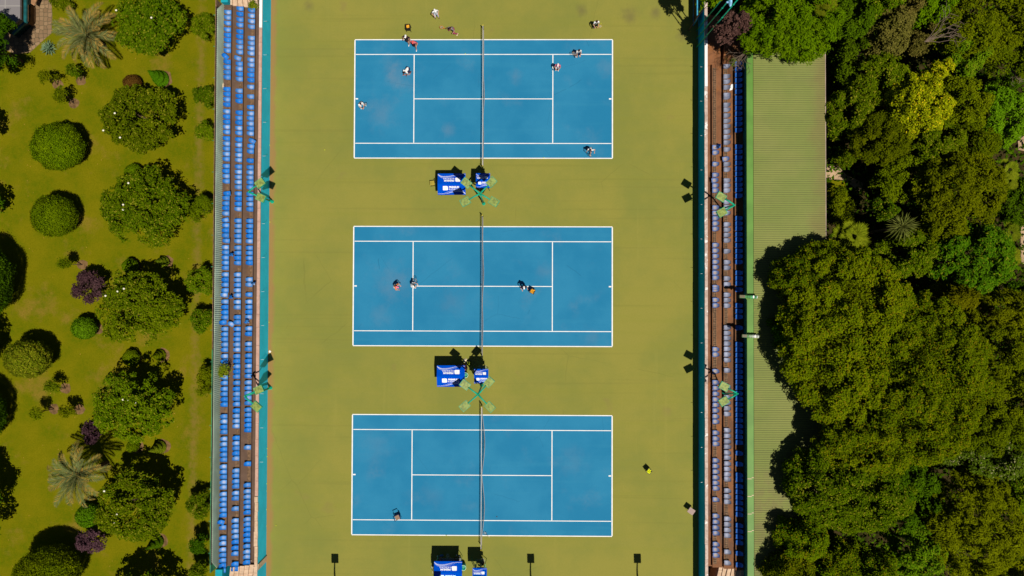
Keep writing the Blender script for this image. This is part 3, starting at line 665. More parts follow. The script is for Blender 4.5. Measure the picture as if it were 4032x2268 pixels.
# kiosk in the top left corner
m_tile = grid_mat('grey_tiles', (.22, .2, .2), (.3, .28, .26), .25); m_tealglass = M('teal_glass', (.003, .030, .032), .25, .2, 1.5, .5, obj=False); m_wood = M('brown_boards', (.10, .055, .022), .8, .3, 3, obj=False)
def at3(pts, z): return [tuple(G(*q, z)[:2]) for q in pts]
kz = 1.7; rp = at3([(-60, -60), (79, -60), (79, 72), (62, 88), (30, 118), (-60, 118)], kz); O3 = G(40, 40, 0)
kk = thing('garden_kiosk', 'low kiosk with grey tiled roof and dark teal glass sides in the corner', 'kiosk', O3)
mb = MB(); mb.prism(rp, kz - .2, kz); mb.build('roof', m_tile, kk, off=O3)
mb = MB(); mb.prism(at3([(79.5, -60), (104, -60), (104, 86), (50, 136), (30, 118.5), (62.5, 88.5), (79.5, 73)], .8), 0, kz - .3); mb.build('glass_wall', m_tealglass, kk, off=O3)
mb = MB(); q = at3([(93, -60), (104, -60), (104, 86), (50, 136), (44, 130), (93, 84)], kz - .1); mb.prism(q, kz - .29, kz - .1); mb.build('gutter', M('teal_gutter', (.008, .09, .095), .5, .2, 2, obj=False), kk, off=O3)
mb = MB(); q = at3([(104.5, 25), (131, 25), (131, 80), (122, 100), (104.5, 86)], .35); mb.prism(q, 0, .7); mb.build('counter', m_wood, kk, off=O3)
mb = MB(); q = at3([(124, -60), (168, -60), (134, 22), (122, 14)], 1.0); mb.prism(q, .9, 1.0); mb.build('awning', M('terracotta_awning', (.36, .19, .09), .8, .2, 2, obj=False), kk, off=O3)
# ------------------------------------------------------------------ nets
m_net = M('black_netting', (.012, .012, .014), .8, .1, 5); m_tape = M('net_tape', (.78, .72, .64), .7, .06, 3); m_post = M('net_post', (.045, .06, .03), .4, .2, 4)
m_tapeg = M('grey_net_hem', (.30, .28, .27), .7, .1, 3); m_ycap = M('yellow_cap', (.62, .48, .04), .5, .1, 4)
def net(cy, lab, sag, tape):
    t = thing('tennis_net', lab, 'net', (0, cy, 0), 0, 'tennis nets')
    Lh = 6.35; n = 118
    def zt(y): return .93 + .13 * (abs(y) / Lh) ** 1.6
    mb = MB(); w = .024
    for i in range(n + 1):
        y = -Lh + 2 * Lh * i / n; b = sag(y / Lh)
        k = 5; pts = [(b * (j / k) ** 1.3 + .003, y, zt(y) - .03 - (zt(y) - .09) * j / k) for j in range(k + 1)]
        for a, c in zip(pts, pts[1:]): mb.add([(a[0], a[1] - w / 2, a[2]), (a[0], a[1] + w / 2, a[2]), (c[0], c[1] + w / 2, c[2]), (c[0], c[1] - w / 2, c[2])], [(0, 1, 2, 3)])
    for j in range(1, 14):
        f = j / 14
        for i in range(40):
            q = []
            for yy in (-Lh + 2 * Lh * i / 40, -Lh + 2 * Lh * (i + 1) / 40):
                z = zt(yy) - .03 - (zt(yy) - .09) * f; q.append((sag(yy / Lh) * f ** 1.3, yy, z))
            a, c = q; mb.add([(a[0], a[1], a[2] - w / 2), (c[0], c[1], c[2] - w / 2), (c[0], c[1], c[2] + w / 2), (a[0], a[1], a[2] + w / 2)], [(0, 1, 2, 3)])
    mb.build('netting', m_net, t)
    mb = MB()
    def strip(mb, f0, f1, th, za, zb, off):
        vs = []
        for i in range(41):
            y = -Lh + 2 * Lh * i / 40; x = off(y / Lh); vs += [(x - th, y, za(y)), (x + th, y, za(y)), (x + th, y, zb(y)), (x - th, y, zb(y))]
        mb.add(vs, [(4 * i + k, 4 * i + (k + 1) % 4, 4 * i + 4 + (k + 1) % 4, 4 * i + 4 + k) for i in range(40) for k in range(4)] + [(0, 3, 2, 1), (160, 161, 162, 163)])
    strip(mb, 0, 0, .017, zt, lambda y: zt(y) - .06, lambda u: 0); mb.build('top_tape', tape, t)
    mb = MB(); strip(mb, 0, 0, .02, lambda y: .02, lambda y: .075, lambda u: sag(u) + .012); mb.build('bottom_hem', m_tapeg, t)
    mb = MB(); mb.box(-.012, 0, .47, .012, .05, .88); mb.build('centre_strap', m_tape, t)
    for s in (-1, 1):
        mb = MB(); mb.tube((0, s * (Lh + .05), 0), (0, s * (Lh + .05), 1.09), .045, n=12); mb.box(.03, s * (Lh + .05), .8, .1, .05, .12); mb.build('post', m_post, t, True)
        mb = MB(); mb.lathe([(.05, 1.085), (.05, 1.11), (.03, 1.125), (0, 1.126)], 12, (0, s * (Lh + .05), 0)); mb.build('post_cap', m_ycap, t, True)
    return t
net(COURTS[0], 'tennis net with slack white hem across the top court', lambda u: .10 * (1 - abs(u)) * (.5 + .5 * math.sin(9 * u + 1)), m_tape)
net(COURTS[1], 'tennis net with dark hem across the middle court', lambda u: .10 * (1 - abs(u)) * (.6 + .6 * math.sin(7 * u)), m_tapeg)
net(COURTS[2], 'tennis net with loose bulging white hem across the bottom court', lambda u: .25 * (math.sin(math.pi * min(1, abs(u) * 1.05 + .02)) ** 1.5), m_tape)

# ------------------------------------------------------------------ lettering
temp = []
def letters(body, size, spacing=1.0, bold=.0):
    cu = bpy.data.curves.new('lettering', 'FONT'); cu.body = body; cu.size = size; cu.align_x = 'LEFT'; cu.extrude = .002; cu.space_character = spacing; cu.offset = bold; cu.resolution_u = 3
    o = bpy.data.objects.new('lettering', cu); col.objects.link(o); return baked_later(o)
jobs = []
def baked_later(o): jobs.append(o); return len(jobs) - 1

# ------------------------------------------------------------------ people: bodies as one surface each
def capsule(mb, p0, p1, r0, r1, n=10):
    mb.tube(p0, p1, r0, r1, n, True); mb.ball(p0, r0, n, 6); mb.ball(p1, r1, n, 6)
def ik(a, b, l1, l2, pole):
    d = b - a; L = min(d.length, (l1 + l2) * .995); dn = d.normalized(); b = a + dn * L
    x = (l1 * l1 - l2 * l2 + L * L) / (2 * L); h = math.sqrt(max(0, l1 * l1 - x * x))
    pv = pole - dn * pole.dot(dn); pv = pv.normalized() if pv.length > 1e-4 else dn.orthogonal().normalized()
    return a + dn * x + pv * h, b
def remesh(mb, vox):
    o = bpy.data.objects.new('t', mb.mesh('t')); col.objects.link(o)
    m = o.modifiers.new('r', 'REMESH'); m.mode = 'VOXEL'; m.voxel_size = vox
    s = o.modifiers.new('s', 'SMOOTH'); s.factor = .5; s.iterations = 3
    return baked_later(o)
SKIN = M('skin', (.52, .27, .17), .6, .08, 8); SKIND = M('dark_skin', (.22, .10, .055), .6, .08, 8)
m_eye = M('eye', (.02, .015, .012), .3, 0, 5)
cm = {}
def cloth(c):
    if c not in cm: cm[c] = M('cloth_%d' % len(cm), c, .85, .12, 6, .1)
    return cm[c]
people = []
def person(label, px, py, face, hz=.92, lean=.05, feet=((-.1, 0), (.1, 0)), hands=((-.26, .08, .82), (.26, .08, .82)), shirt=(.8, .78, .76), legs=('shorts', (.02, .02, .03)), shoes=(.8, .78, .76), hair=(.03, .015, .01), hairlen=0, cap=None, skin=None, sleeve=.55, twist=0, z=0, side=0, group=None):
    p = G(px, py, z); skin = skin or SKIN
    t = thing('person', label, 'person', p, face, group)
    P = Vector((0, 0, hz)); up = Vector((side, math.sin(lean), math.cos(lean))).normalized()
    tw = Matrix.Rotation(twist, 3, 'Z'); rt = (tw @ Vector((1, 0, 0))); rt = (rt - up * rt.dot(up)).normalized(); fw = up.cross(rt)
    C = P + up * .27; N = P + up * .50; hd = (up * .6 + Vector((0, .12, .75))).normalized(); Hc = N + hd * .19
    hf = (Vector((0, 1, 0)) - hd * hd.y).normalized(); hr = hf.cross(hd)
    body = MB(); sh = {}; res = {}
    capsule(body, P, C, .115, .12); capsule(body, C, N - up * .06, .12, .10)
    capsule(body, N - up * .06, N + hd * .08, .058, .052)
    hm = Matrix((hr, hf, hd)).transposed()
    body.ball(Hc, (.075, .093, .115), 14, 10, hm); body.ball(Hc + hf * .02 - hd * .07, (.055, .065, .06), 10, 8, hm)
    body.ball(Hc + hf * .098 - hd * .012, (.014, .018, .024), 8, 6, hm); body.ball(Hc + hf * .088 - hd * .055, (.026, .012, .012), 8, 6, hm)
    for s in (-1, 1): body.ball(Hc + hr * s * .078 - hd * .01, (.012, .022, .032), 8, 6, hm)
    top, pants, shoe = MB(), MB(), MB(); out = []
    for i, s in enumerate((-1, 1)):
        hip = P + rt * s * .095 - up * .03; ft = Vector((feet[i][0], feet[i][1], .085 + (feet[i][2] if len(feet[i]) > 2 else 0)))
        kn, ft = ik(hip, ft, .43, .43, Vector((s * .15, 1, 0)))
        capsule(body, hip, kn, .085, .06); capsule(body, kn, ft, .058, .04); capsule(body, ft, ft + Vector((s * .02, .13, -.045)), .042, .035)
        capsule(shoe, ft + Vector((0, -.04, -.035)), ft + Vector((s * .02, .15, -.048)), .052, .045)
        if legs[0] == 'trousers': capsule(pants, hip, kn, .10, .075); capsule(pants, kn, ft.lerp(kn, .1), .075, .055)
        elif legs[0] == 'shorts': capsule(pants, hip, hip.lerp(kn, .62), .105, .095)
        shd = N + rt * s * .185 - up * .07; hn = Vector(hands[i])
        el, hn = ik(shd, hn, .29, .25, Vector((s * .8, -.6, -.5)))
        capsule(body, shd, el, .052, .042); capsule(body, el, hn, .04, .028)
        capsule(top, N - up * .08, shd, .085, .07); capsule(top, shd, shd.lerp(el, sleeve), .066, .058)
        d = (hn - el).normalized(); sd_ = (Vector((0, 0, 1)).cross(d) + Vector((.01, 0, 0))).normalized(); nn = d.cross(sd_)
        palm = hn + d * .045; body.ball(palm, (.042, .05, .02), 10, 8, Matrix((sd_, d, nn)).transposed())
        for k in range(4):
            b0 = palm + sd_ * (k - 1.5) * .022 + d * .038; ln_ = (.062, .074, .07, .055)[k]
            b1 = b0 + d * ln_ * .5 - nn * .012; b2 = b1 + d * ln_ * .4 - nn * .028
            body.path([b0, b1, b2], [.011, .0105, .009], 7)
        body.path([palm + sd_ * s * -.03, palm + sd_ * s * -.062 + d * .02, palm + sd_ * s * -.07 + d * .05], [.014, .012, .010], 7)
        out.append((hn + d * .07, d))
    capsule(top, P + up * .02, C, .135, .14); capsule(top, C, N - up * .09, .14, .115); top.ball(N - up * .1 , (.16, .10, .09), 12, 8, Matrix((rt, fw, up)).transposed())
    J = {'body': (remesh(body, .0125), skin)}
    if legs[0] == 'skirt':
        capsule(pants, P + up * .06, P, .135, .15); pants.lathe([(.14, .05), (.155, -.02), (.23, -.20), (.27, -.33), (.25, -.33), (.14, -.02)], 18, tuple(P))
        J['skirt'] = (remesh(pants, .018), cloth(legs[1]))
    else:
        capsule(pants, P - rt * .07, P + rt * .07, .125, .125); J[legs[0]] = (remesh(pants, .015), cloth(legs[1]))
    J['shirt'] = (remesh(top, .015), cloth(shirt)); J['shoe'] = (remesh(shoe, .015), cloth(shoes))
    hb = MB(); hb.ball(Hc + hd * .028 - hf * .018, (.087, .098, .108), 14, 10, hm)
    if hairlen: capsule(hb, Hc - hf * .085 + hd * .02, Hc - hf * .13 - hd * (.06 + hairlen), .05, .03)
    J['hair'] = (remesh(hb, .014), cloth(hair))
    if cap:
        cb = MB(); cb.ball(Hc + hd * .05 - hf * .008, (.097, .108, .10), 14, 10, hm); cb.ball(Hc + hf * .13 + hd * .055, (.085, .09, .012), 12, 6, hm)
        J['cap'] = (remesh(cb, .013), cloth(cap))
    eb = [(Hc + hf * .083 + hr * s * .032 + hd * .012) for s in (-1, 1)]
    people.append((t, J, eb))
    mw = Matrix.Translation(p) @ Matrix.Rotation(face, 4, 'Z')
    return [(mw @ a, (mw.to_3x3() @ d)) for a, d in out]
LUNGE = dict(hz=.66, lean=.55, feet=((-.42, .02), (.36, -.16)))
READY = dict(hz=.84, lean=.42, feet=((-.24, 0), (.24, .05)), hands=((-.08, .46, .92), (.10, .48, .92)))
WALK = dict(hz=.9, lean=.12, feet=((-.1, .26), (.1, -.24)))
BEND = dict(hz=.80, lean=1.25, feet=((-.16, 0), (.16, .05)), hands=((-.12, .6, .42), (.15, .66, .38)))
W = (.82, .8, .78)
person('person in white cap and white clothes standing at the top of the courts', 1719, 66, 3.5, hz=.92, lean=.1, hands=((-.2, .26, 1.02), (.22, .24, 1.0)), shirt=W, legs=('trousers', (.62, .64, .75)), shoes=(.08, .06, .05), cap=(.85, .82, .82), feet=((-.14, .1), (.14, 0)))
h2 = person('dark haired person in grey lunging low to the right with orange racket', 1784, 121, 2.6, hz=.62, lean=.5, feet=((-.52, .05), (.30, -.14)), hands=((-.25, .35, .6), (.52, .28, .42)), shirt=(.22, .19, .2), legs=('trousers', (.28, .05, .09)), shoes=(.8, .62, .5), hairlen=.1)
person('person in white cap and black dress walking by the top sideline', 1609, 164, 2.9, **WALK, shirt=(.03, .02, .022), legs=('skirt', (.03, .02, .022)), cap=W, hands=((-.3, .15, .85), (.3, .2, .9)))
person('person in red cap, pink top and black skirt striding onto the court', 1637, 182, 3.0, hz=.88, lean=.25, feet=((-.12, .32), (.16, -.2)), hands=((-.25, .3, .95), (.38, .1, 1.0)), shirt=(.68, .13, .16), legs=('skirt', (.025, .012, .02)), cap=(.7, .1, .09), hairlen=.15, hair=(.45, .12, .08))
h5 = person('person in white shirt bending down with an orange racket by the service line', 1612, 280, 2.6, **BEND, shirt=W, legs=('trousers', (.03, .02, .06)), skin=SKIND, shoes=(.25, .1, .05))
h6 = person('person in white shirt with racket standing just inside the left baseline', 1429, 417, 3.6, **READY, shirt=W, legs=('shorts', (.75, .7, .7)), hair=(.05, .012, .012), shoes=(.55, .8, .85))
h7 = person('person in white shirt balancing balls on a racket beyond the top court', 2342, 103, 3.3, hz=.88, lean=.3, feet=((-.12, 0), (.12, .05)), hands=((-.12, .42, .9), (.16, .42, .92)), shirt=W, legs=('trousers', (.03, .03, .05)), hair=(.06, .025, .012), shoes=(.1, .1, .1))
h8 = person('long haired person in pale grey shirt with racket on the top sideline', 2274, 216, 3.3, hz=.88, lean=.25, feet=((-.15, 0), (.15, .05)), hands=((-.1, .42, .9), (.16, .44, .86)), shirt=(.68, .66, .62), legs=('trousers', (.03, .03, .08)), hair=(.045, .015, .012), hairlen=.25)
person('person in white cap and pink shirt standing at the right service line', 2194, 273, 3.0, hz=.9, lean=.15, hands=((-.12, .34, 1.0), (.14, .34, 1.0)), shirt=(.66, .16, .24), legs=('shorts', (.7, .62, .62)), cap=(.85, .68, .66))
h10 = person('person in white shirt and dark shorts stretching for a shot, lower right of top court', 2321, 592, 2.95, hz=.84, lean=.5, feet=((-.15, .42), (.22, -.15)), hands=((-.42, .3, .95), (.28, .36, .62)), shirt=W, legs=('shorts', (.03, .015, .03)), hair=(.07, .015, .012), shoes=(.08, .09, .1))
h11 = person('person in pink cap and orange shirt with racket, left half of middle court', 1562, 1127, -1.9, hz=.84, lean=.45, feet=((-.24, .0), (.24, .02)), hands=((-.2, .42, .92), (.22, .42, .85)), shirt=(.80, .20, .05), legs=('shorts', (.75, .7, .62)), hair=(.62, .14, .03), cap=(.82, .16, .28))
h12 = person('person in white shirt with racket where centre line meets service line', 1627, 1124, -1.4, **READY, shirt=W, legs=('shorts', (.7, .66, .62)), hair=(.06, .05, .04))
person('person in white cap and dark clothes standing by the orange ball cart', 2062, 1128, 3.3, hz=.92, lean=.12, hands=((-.3, .3, .9), (.2, .32, 1.0)), shirt=(.035, .014, .03), legs=('trousers', (.025, .012, .03)), cap=W, feet=((-.13, .02), (.13, .05)))
person('dark haired person in striped dark top stooping beside the middle blue canopy', 1833, 1452, .35, hz=.62, lean=1.0, feet=((-.16, .1), (.16, 0)), hands=((-.14, .5, .4), (.2, .48, .42)), shirt=(.20, .085, .12), legs=('trousers', (.03, .014, .016)), hair=(.10, .05, .03), shoes=(.1, .06, .05), hairlen=.12)
person('person in lime shirt sitting on the shaded bench under the bottom canopy', 1731, 2214, .1, hz=.50, lean=.18, feet=((-.12, .46), (.14, .5)), hands=((-.15, .42, .55), (.18, .52, .5)), shirt=(.42, .72, .02), legs=('shorts', (.03, .03, .05)), skin=SKIND)
person('person in black sitting on the shaded bench beside the lime shirted one', 1796, 2212, -.3, hz=.50, lean=.2, feet=((-.12, .46), (.12, .45)), hands=((-.18, .4, .6), (.2, .38, .58)), shirt=(.012, .012, .016), legs=('trousers', (.012, .012, .02)), skin=SKIND)
person('person in black with yellow cap standing before the bottom umpire chair', 1898, 2207, .2, hz=.92, lean=.25, hands=((-.2, .36, .95), (.2, .36, .95)), shirt=(.014, .012, .012), legs=('trousers', (.012, .012, .012)), cap=(.55, .42, .12), skin=SKIND)

# ------------------------------------------------------------------ rackets
m_string = M('racket_string', (.55, .55, .5), .5, .05, 5)
def racket(at, d, label, frame=(.02, .03, .04), grip=(.03, .03, .03), flat=0.0, wide=1.0):
    d = Vector(d); d.z *= .25; d.normalize()
    t = thing('tennis_racket', label, 'racket', at, 0); q = d.to_track_quat('Y', 'Z'); t.rotation_euler = (q @ Matrix.Rotation(flat, 3, 'Y').to_quaternion()).to_euler()
    mb = MB(); mb.tube((0, -.09, 0), (0, .13, 0), .017, .015, 8); mb.build('handle', cloth(grip), t)
    mb = MB(); a, b, cy = .125 * wide, .165 * wide, .47
    mb.path([(a * math.sin(u), cy - b * math.cos(u), 0) for u in [2 * math.pi * k / 24 for k in range(25)]], .013, 6)
    for s in (-1, 1): mb.path([(s * .008, .12, 0), (s * .03, .22, 0), (s * a * .62, cy - b * .79, 0)], .011, 6)
    mb.build('frame', cloth(frame), t)
    mb = MB()
    for k in range(-4, 5):
        x = a * k / 5; h = b * math.sqrt(1 - (k / 5) ** 2); mb.tube((x, cy - h, .002), (x, cy + h, .002), .0022, n=4)
        y = b * k / 5; h = a * math.sqrt(1 - (k / 5) ** 2); mb.tube((-h, cy + y, -.002), (h, cy + y, -.002), .0022, n=4)
    mb.build('strings', m_string, t); return t
def toward(h, px, py):                        # from the hand towards where the racket head lies
    g = G(px, py, h[0].z); v = g - h[0]; v.z = 0; return v.normalized()
OR = (.75, .17, .03)
racket(h2[1][0], toward(h2[1], 1749, 110), 'orange racket held low by the lunging person in grey', OR, (.05, .03, .02))
racket(h5[1][0], toward(h5[1], 1619, 288), 'orange racket pointing down from the bending person in white', OR, OR, wide=.85)
racket(h6[1][0], toward(h6[1], 1445, 402), 'dark racket held by the person at the left baseline', (.015, .04, .06))
racket(h7[1][0], toward(h7[1], 2354, 106), 'yellow and orange racket carrying tennis balls beyond the top court', (.5, .25, .02))
racket(h8[1][0], toward(h8[1], 2271, 222), 'brown framed racket held by the long haired person', (.3, .2, .12))
racket(h10[1][0], toward(h10[1], 2314, 603), 'teal black racket held out by the stretching person', (.005, .035, .06), flat=.9)
racket(h11[1][0], toward(h11[1], 1565, 1137), 'grey racket held by the person in pink cap', (.25, .22, .27))
racket(h12[1][0], toward(h12[1], 1642, 1116), 'dark racket with white grip held by the person at the centre line', (.01, .03, .06), W, flat=.5)
def ground_racket(px, py, ang, label, frame, grip, z=.015): racket(G(px, py, z), (math.cos(ang), math.sin(ang), 0), label, frame, grip)
ground_racket(1925, 2112, R(140), 'racket with white grip lying on the bottom sideline right of the net', (.03, .03, .03), (.75, .6, .58))
ground_racket(1704, 2254, R(98), 'dark racket leaning out left of the bottom canopy', (.03, .035, .02), (.65, .5, .42))
ground_racket(1760, 2209, R(82), 'pale green racket lying before the bottom bench in the shade', (.3, .45, .35), (.2, .3, .25), .5)

# ------------------------------------------------------------------ canopied benches and umpire chairs
m_can, m_logo, m_grn, m_bench = canopy_mat(), M('white_print', (.85, .84, .84), .6, .03, 3), M('chair_green', (.01, .14, .085), .5, .15, 4), M('bench_grey', (.2, .21, .21), .6, .15, 3)
m_wave = M('pale_print', (.42, .52, .82), .6, .15, 3)
LET = {}
for nm, sz in (('big', 1.0), ('small', .66)):
    LET[nm] = (letters('PREMIUM', .215 * sz, 1.02, .011 * sz), letters('BANKING', .145 * sz, 1.75, .006 * sz))
meshes = baked(jobs)
for t, J, eyes in people:
    for k, (i, mt) in J.items():
        me = meshes[i]; me.name = k; obj(k, me, mt, t, True)
    for e in eyes: mb = MB(); mb.ball(e, .011, 8, 6); mb.build('eye', m_eye, t, True)
Bpoly = [(-.20, -.17), (.10, -.17), (.165, -.155), (.20, -.10), (.20, -.04), (.175, -.005), (.15, .0), (.175, .01), (.19, .05), (.185, .11), (.15, .155), (.10, .17), (-.14, .17), (-.20, .13)]
Bpoly = [(x * 1.14, y * 1.1) for x, y in [(-.20, -.14), (-.17, -.17), (.13, -.17), (.19, -.14), (.21, -.08), (.205, -.035), (.17, .0), (.19, .03), (.185, .10), (.16, .15), (.11, .17), (-.17, .17), (-.20, .14)]]
def canopy(par, w, d, z, k, nm):
    # gabled sheet, ridge along x; print on both slopes, the far one upside down
    hs = d / 2; rise = .10 * d; e = .06
    c = MB(); P = [(-hs, 0), (0, rise), (hs, 0)]
    vs = [(x, y, z + zz) for x in (-w / 2, w / 2) for y, zz in P] + [(x, y, z + zz - .02) for x in (-w / 2, w / 2) for y, zz in P]
    c.add(vs, [(0, 3, 4, 1), (1, 4, 5, 2), (6, 7, 10, 9), (7, 8, 11, 10), (0, 1, 7, 6), (1, 2, 8, 7), (3, 9, 10, 4), (4, 10, 11, 5)])
    c.bx(-w / 2, w / 2, -hs - .014, -hs - .002, z - .10, z + .0); c.bx(-w / 2, w / 2, hs + .002, hs + .014, z - .10, z + .0)
    cv = c.build('canopy', m_can, par)
    sl = math.atan2(rise, hs)
    for s in (-1, 1):
        T = Matrix.Rotation(0 if s < 0 else math.pi, 4, 'Z') @ Matrix.Translation((0, -hs, z)) @ Matrix.Rotation(sl, 4, 'X')
        def put(mb, name, mat): mb.v = [tuple(T @ Vector(v)) for v in mb.v]; return mb.build(name, mat, cv)
        L = hs / math.cos(sl); cx = -w * .22; cy = L * .60
        mb = MB(); mb.prism([(cx + x * k, cy + y * k) for x, y in Bpoly], .003, .007)
        put(mb, 'logo', m_logo)
        mb = MB()
        for yy in (.055, -.055): mb.box(cx + .03 * k, cy + yy * k, .0085, .045 * k, .022 * k, .002)
        put(mb, 'logo_hole', m_can)
        for i, (dx, dy) in zip(LET[nm], ((.31, .015), (.315, -.14))):
            me = meshes[i].copy(); me.transform(T @ Matrix.Translation((cx + dx * k, cy + dy * k, .006)) ); me.name = 'lettering'; obj('lettering', me, m_logo, cv)
        for q, (amp, ph, wd, mat) in enumerate(((.15, 0, .022, m_logo), (.19, .25, .012, m_wave), (.11, -.2, .010, m_wave), (.22, .45, .007, m_logo))):
            mb = MB(); n = 36; vs = []
            for i in range(n + 1):
                u = i / n; x = -w / 2 + .02 + (w - .04) * u
                f = .5 - .5 * math.cos(math.pi * min(1, max(0, (u - .18 + ph * .18) / .52))); dn = max(0, (u - .80) / .2) ** 2
                y = L * (.06 + amp * 1.55 * f - .24 * dn * (1 + ph * .5)) + .008 * q
                y = max(.012, y); vs += [(x, y, .003 + .001 * q), (x, y + wd * k * (.5 + 1.1 * f), .003 + .001 * q)]
            mb.add(vs, [(2 * i, 2 * i + 2, 2 * i + 3, 2 * i + 1) for i in range(n)]); put(mb, 'printed_wave', mat)
    return cv
def shelter(cxp, cyp, lab):
    z = 1.95; p = G(cxp, cyp, z); t = thing('canopy_bench', lab, 'canopy', (p.x, p.y, 0), R(.3), 'blue canopied benches by the nets')
    w, d = 2.48, 1.87; canopy(t, w, d, z, 1.0, 'big')
    for sx in (-1, 1):
        for sy in (-1, 1): mb = MB(); mb.tube((sx * w * .44, sy * d * .40, 0), (sx * w * .44, sy * d * .40, z), .025, n=8); mb.build('post', m_em, t)
    mb = MB()
    for k in range(4): mb.box(0, .20 + k * .13, .45, 2.1, .11, .035)
    mb.build('seat', m_bench, t)
    mb = MB(); mb.box(0, .12, .75, 2.1, .03, .34); mb.build('backrest', m_bench, t)
    for sx in (-1, 0, 1):
        mb = MB(); mb.box(sx * .95, .22, .215, .05, .05, .43); mb.box(sx * .95, .58, .215, .05, .05, .43); mb.build('leg', m_bench, t)
    return t
def umpire(cxp, cyp, lab):
    z = 2.6; p = G(cxp, cyp, z); t = thing('umpire_chair', lab, 'umpire chair', (p.x, p.y, 0), R(.3), 'umpire chairs under small blue canopies')
    w = d = 1.25; canopy(t, w, d, z, .62, 'small')
    for sx in (-1, 1):
        for sy in (-1, 1): mb = MB(); mb.tube((sx * .48, sy * .5, 0), (sx * .36, sy * .34, 1.5), .025, n=8); mb.tube((sx * .36, sy * .34, 1.5), (sx * .5, sy * .48, z), .02, n=8); mb.build('post', m_grn, t)
    mb = MB(); mb.box(0, 0, 1.52, .62, .60, .05); mb.build('seat', m_grn, t)
    mb = MB(); mb.box(0, -.30, 1.82, .6, .03, .5); mb.build('backrest', m_grn, t)
    mb = MB(); mb.box(0, .62, .95, .75, .35, .03); mb.build('footrest', M('footrest_slats', (.22, .24, .1), .6, .2, 4), t)
    for sx in (-1, 1): mb = MB(); mb.box(sx * .42, .42, 1.75, .07, .5, .04); mb.build('armrest', m_em, t)
    mb = MB()
    for s in (-1, 1): mb.tube((-.42, s * .17 + .1, 1.45), (-.92, s * .17 + .45, 0), .018, n=6)
    for k in range(1, 6): f = k / 6; mb.tube((-.42 - .5 * f, -.17 + .1 + .35 * f, 1.45 * (1 - f)), (-.42 - .5 * f, .17 + .1 + .35 * f, 1.45 * (1 - f)), .015, n=6)
    mb.build('ladder', m_grn, t); return t
shelter(1778.6, 725, 'bench under wide blue canopy lettered PREMIUM BANKING, between top and middle courts')
shelter(1775.5, 1481, 'bench under wide blue canopy lettered PREMIUM BANKING, between middle and bottom courts')
shelter(1764.5, 2253, 'bench under wide blue canopy lettered PREMIUM BANKING, cut by the bottom edge')
umpire(1902, 710.5, 'umpire chair under small square blue canopy, between top and middle courts')
umpire(1895, 1481.5, 'umpire chair under small square blue canopy, between middle and bottom courts')
umpire(1889, 2266, 'umpire chair under small square blue canopy, cut by the bottom edge')

# bins, baskets, carts, chairs
m_blk = M('black_wire', (.015, .014, .012), .5, .2, 5); m_ball = M('tennis_ball', (.62, .66, .03), .9, .1, 9); m_oball = M('orange_ball', (.85, .42, .03), .9, .15, 9)
m_bin = M('turquoise_bin', (.01, .38, .27), .45, .1, 3, .35); m_binrim = M('pale_bin_rim', (.45, .66, .5), .5, .05, 3)
def bin_(px, py, lab):
    t = thing('litter_bin', lab, 'bin', G(px, py, 0), 0, 'turquoise litter bins')
    mb = MB(); mb.lathe([(.18, 0), (.235, .7), (.22, .7), (.17, .06), (0, .06)], 20); mb.build('bucket', m_bin, t, True)
    mb = MB(); mb.lathe([(.215, .69), (.25, .7), (.25, .73), (.215, .73), (.215, .69)], 20); mb.build('rim', m_binrim, t)
    mb = MB(); mb.ball((.02, 0, .48), (.17, .16, .05)); mb.build('bin_bag', cloth((.08, .3, .2)), t, True)
bin_(1835, 1474, 'turquoise round litter bin right of the middle canopy')
bin_(1827, 2224, 'turquoise round litter bin right of the bottom canopy')
def balls_mb(n, rx, ry, z, seed, h=.05):
    r = random.Random(seed); mb = MB()
    for i in range(n): mb.ball((r.uniform(-rx, rx), r.uniform(-ry, ry), z + r.uniform(0, h)), .034, 7, 5)
    return mb
def cart(px, py, rz, lab, bm, top=.78, w=.42, legh=1, half=1.0):
    t = thing('ball_basket', lab, 'ball basket', G(px, py, 0), rz)
    mb = MB(); b = .42
    for s in (-1, 1):
        for r_ in (-1, 1): mb.bx(s * w / 2 - .012, s * w / 2 + .012, r_ * w / 2 - .012, r_ * w / 2 + .012, .04, top + .02)
    for z in (top, top - .12, b):
        for s in (-1, 1): mb.bx(-w / 2, w / 2, s * w / 2 - .009, s * w / 2 + .009, z, z + .018); mb.bx(s * w / 2 - .009, s * w / 2 + .009, -w / 2, w / 2, z + .001, z + .017)
    mb.build('frame', m_blk, t)
    mb = MB(); mb.bx(-w / 2 + .012, w / 2 - .012, -w / 2 + .012, w / 2 - .012, b + .02, b + .04)
    for s in (-1, 1): mb.bx(-w / 2 + .012, w / 2 - .012, s * (w / 2 - .014) - .003, s * (w / 2 - .014) + .003, b + .04, top - .01); mb.bx(s * (w / 2 - .014) - .003, s * (w / 2 - .014) + .003, -w / 2 + .02, w / 2 - .02, b + .04, top - .01)
    mb.build('basket', m_blk, t)
    tag(balls_mb(90, w * .42 * half, w * .42 * half, top - .12, int(px), .1).build('ball', bm, t, True), kind='stuff')
    return t
cart(1611.5, 119, 0, 'black ball basket on thin legs with few yellow balls, above the top court', m_oball, .95, .40, half=.7)
cart(2096, 1147, R(-25), 'black cart heaped with orange balls on the middle court', m_oball, .78, .42)
cart(2550, 1848, R(45), 'black cart heaped with bright yellow balls, right of the bottom court', M('yellow_ball', (.78, .84, .01), .9, .1, 9), .72, .40)
t = thing('ball_bucket', 'black round basket with lime balls right of the middle canopy', 'ball basket', G(1847, 1429, 0))
mb = MB(); mb.lathe([(.16, 0), (.21, .38), (.19, .38), (.15, .03), (0, .03)], 18); mb.build('bucket', m_blk, t, True)
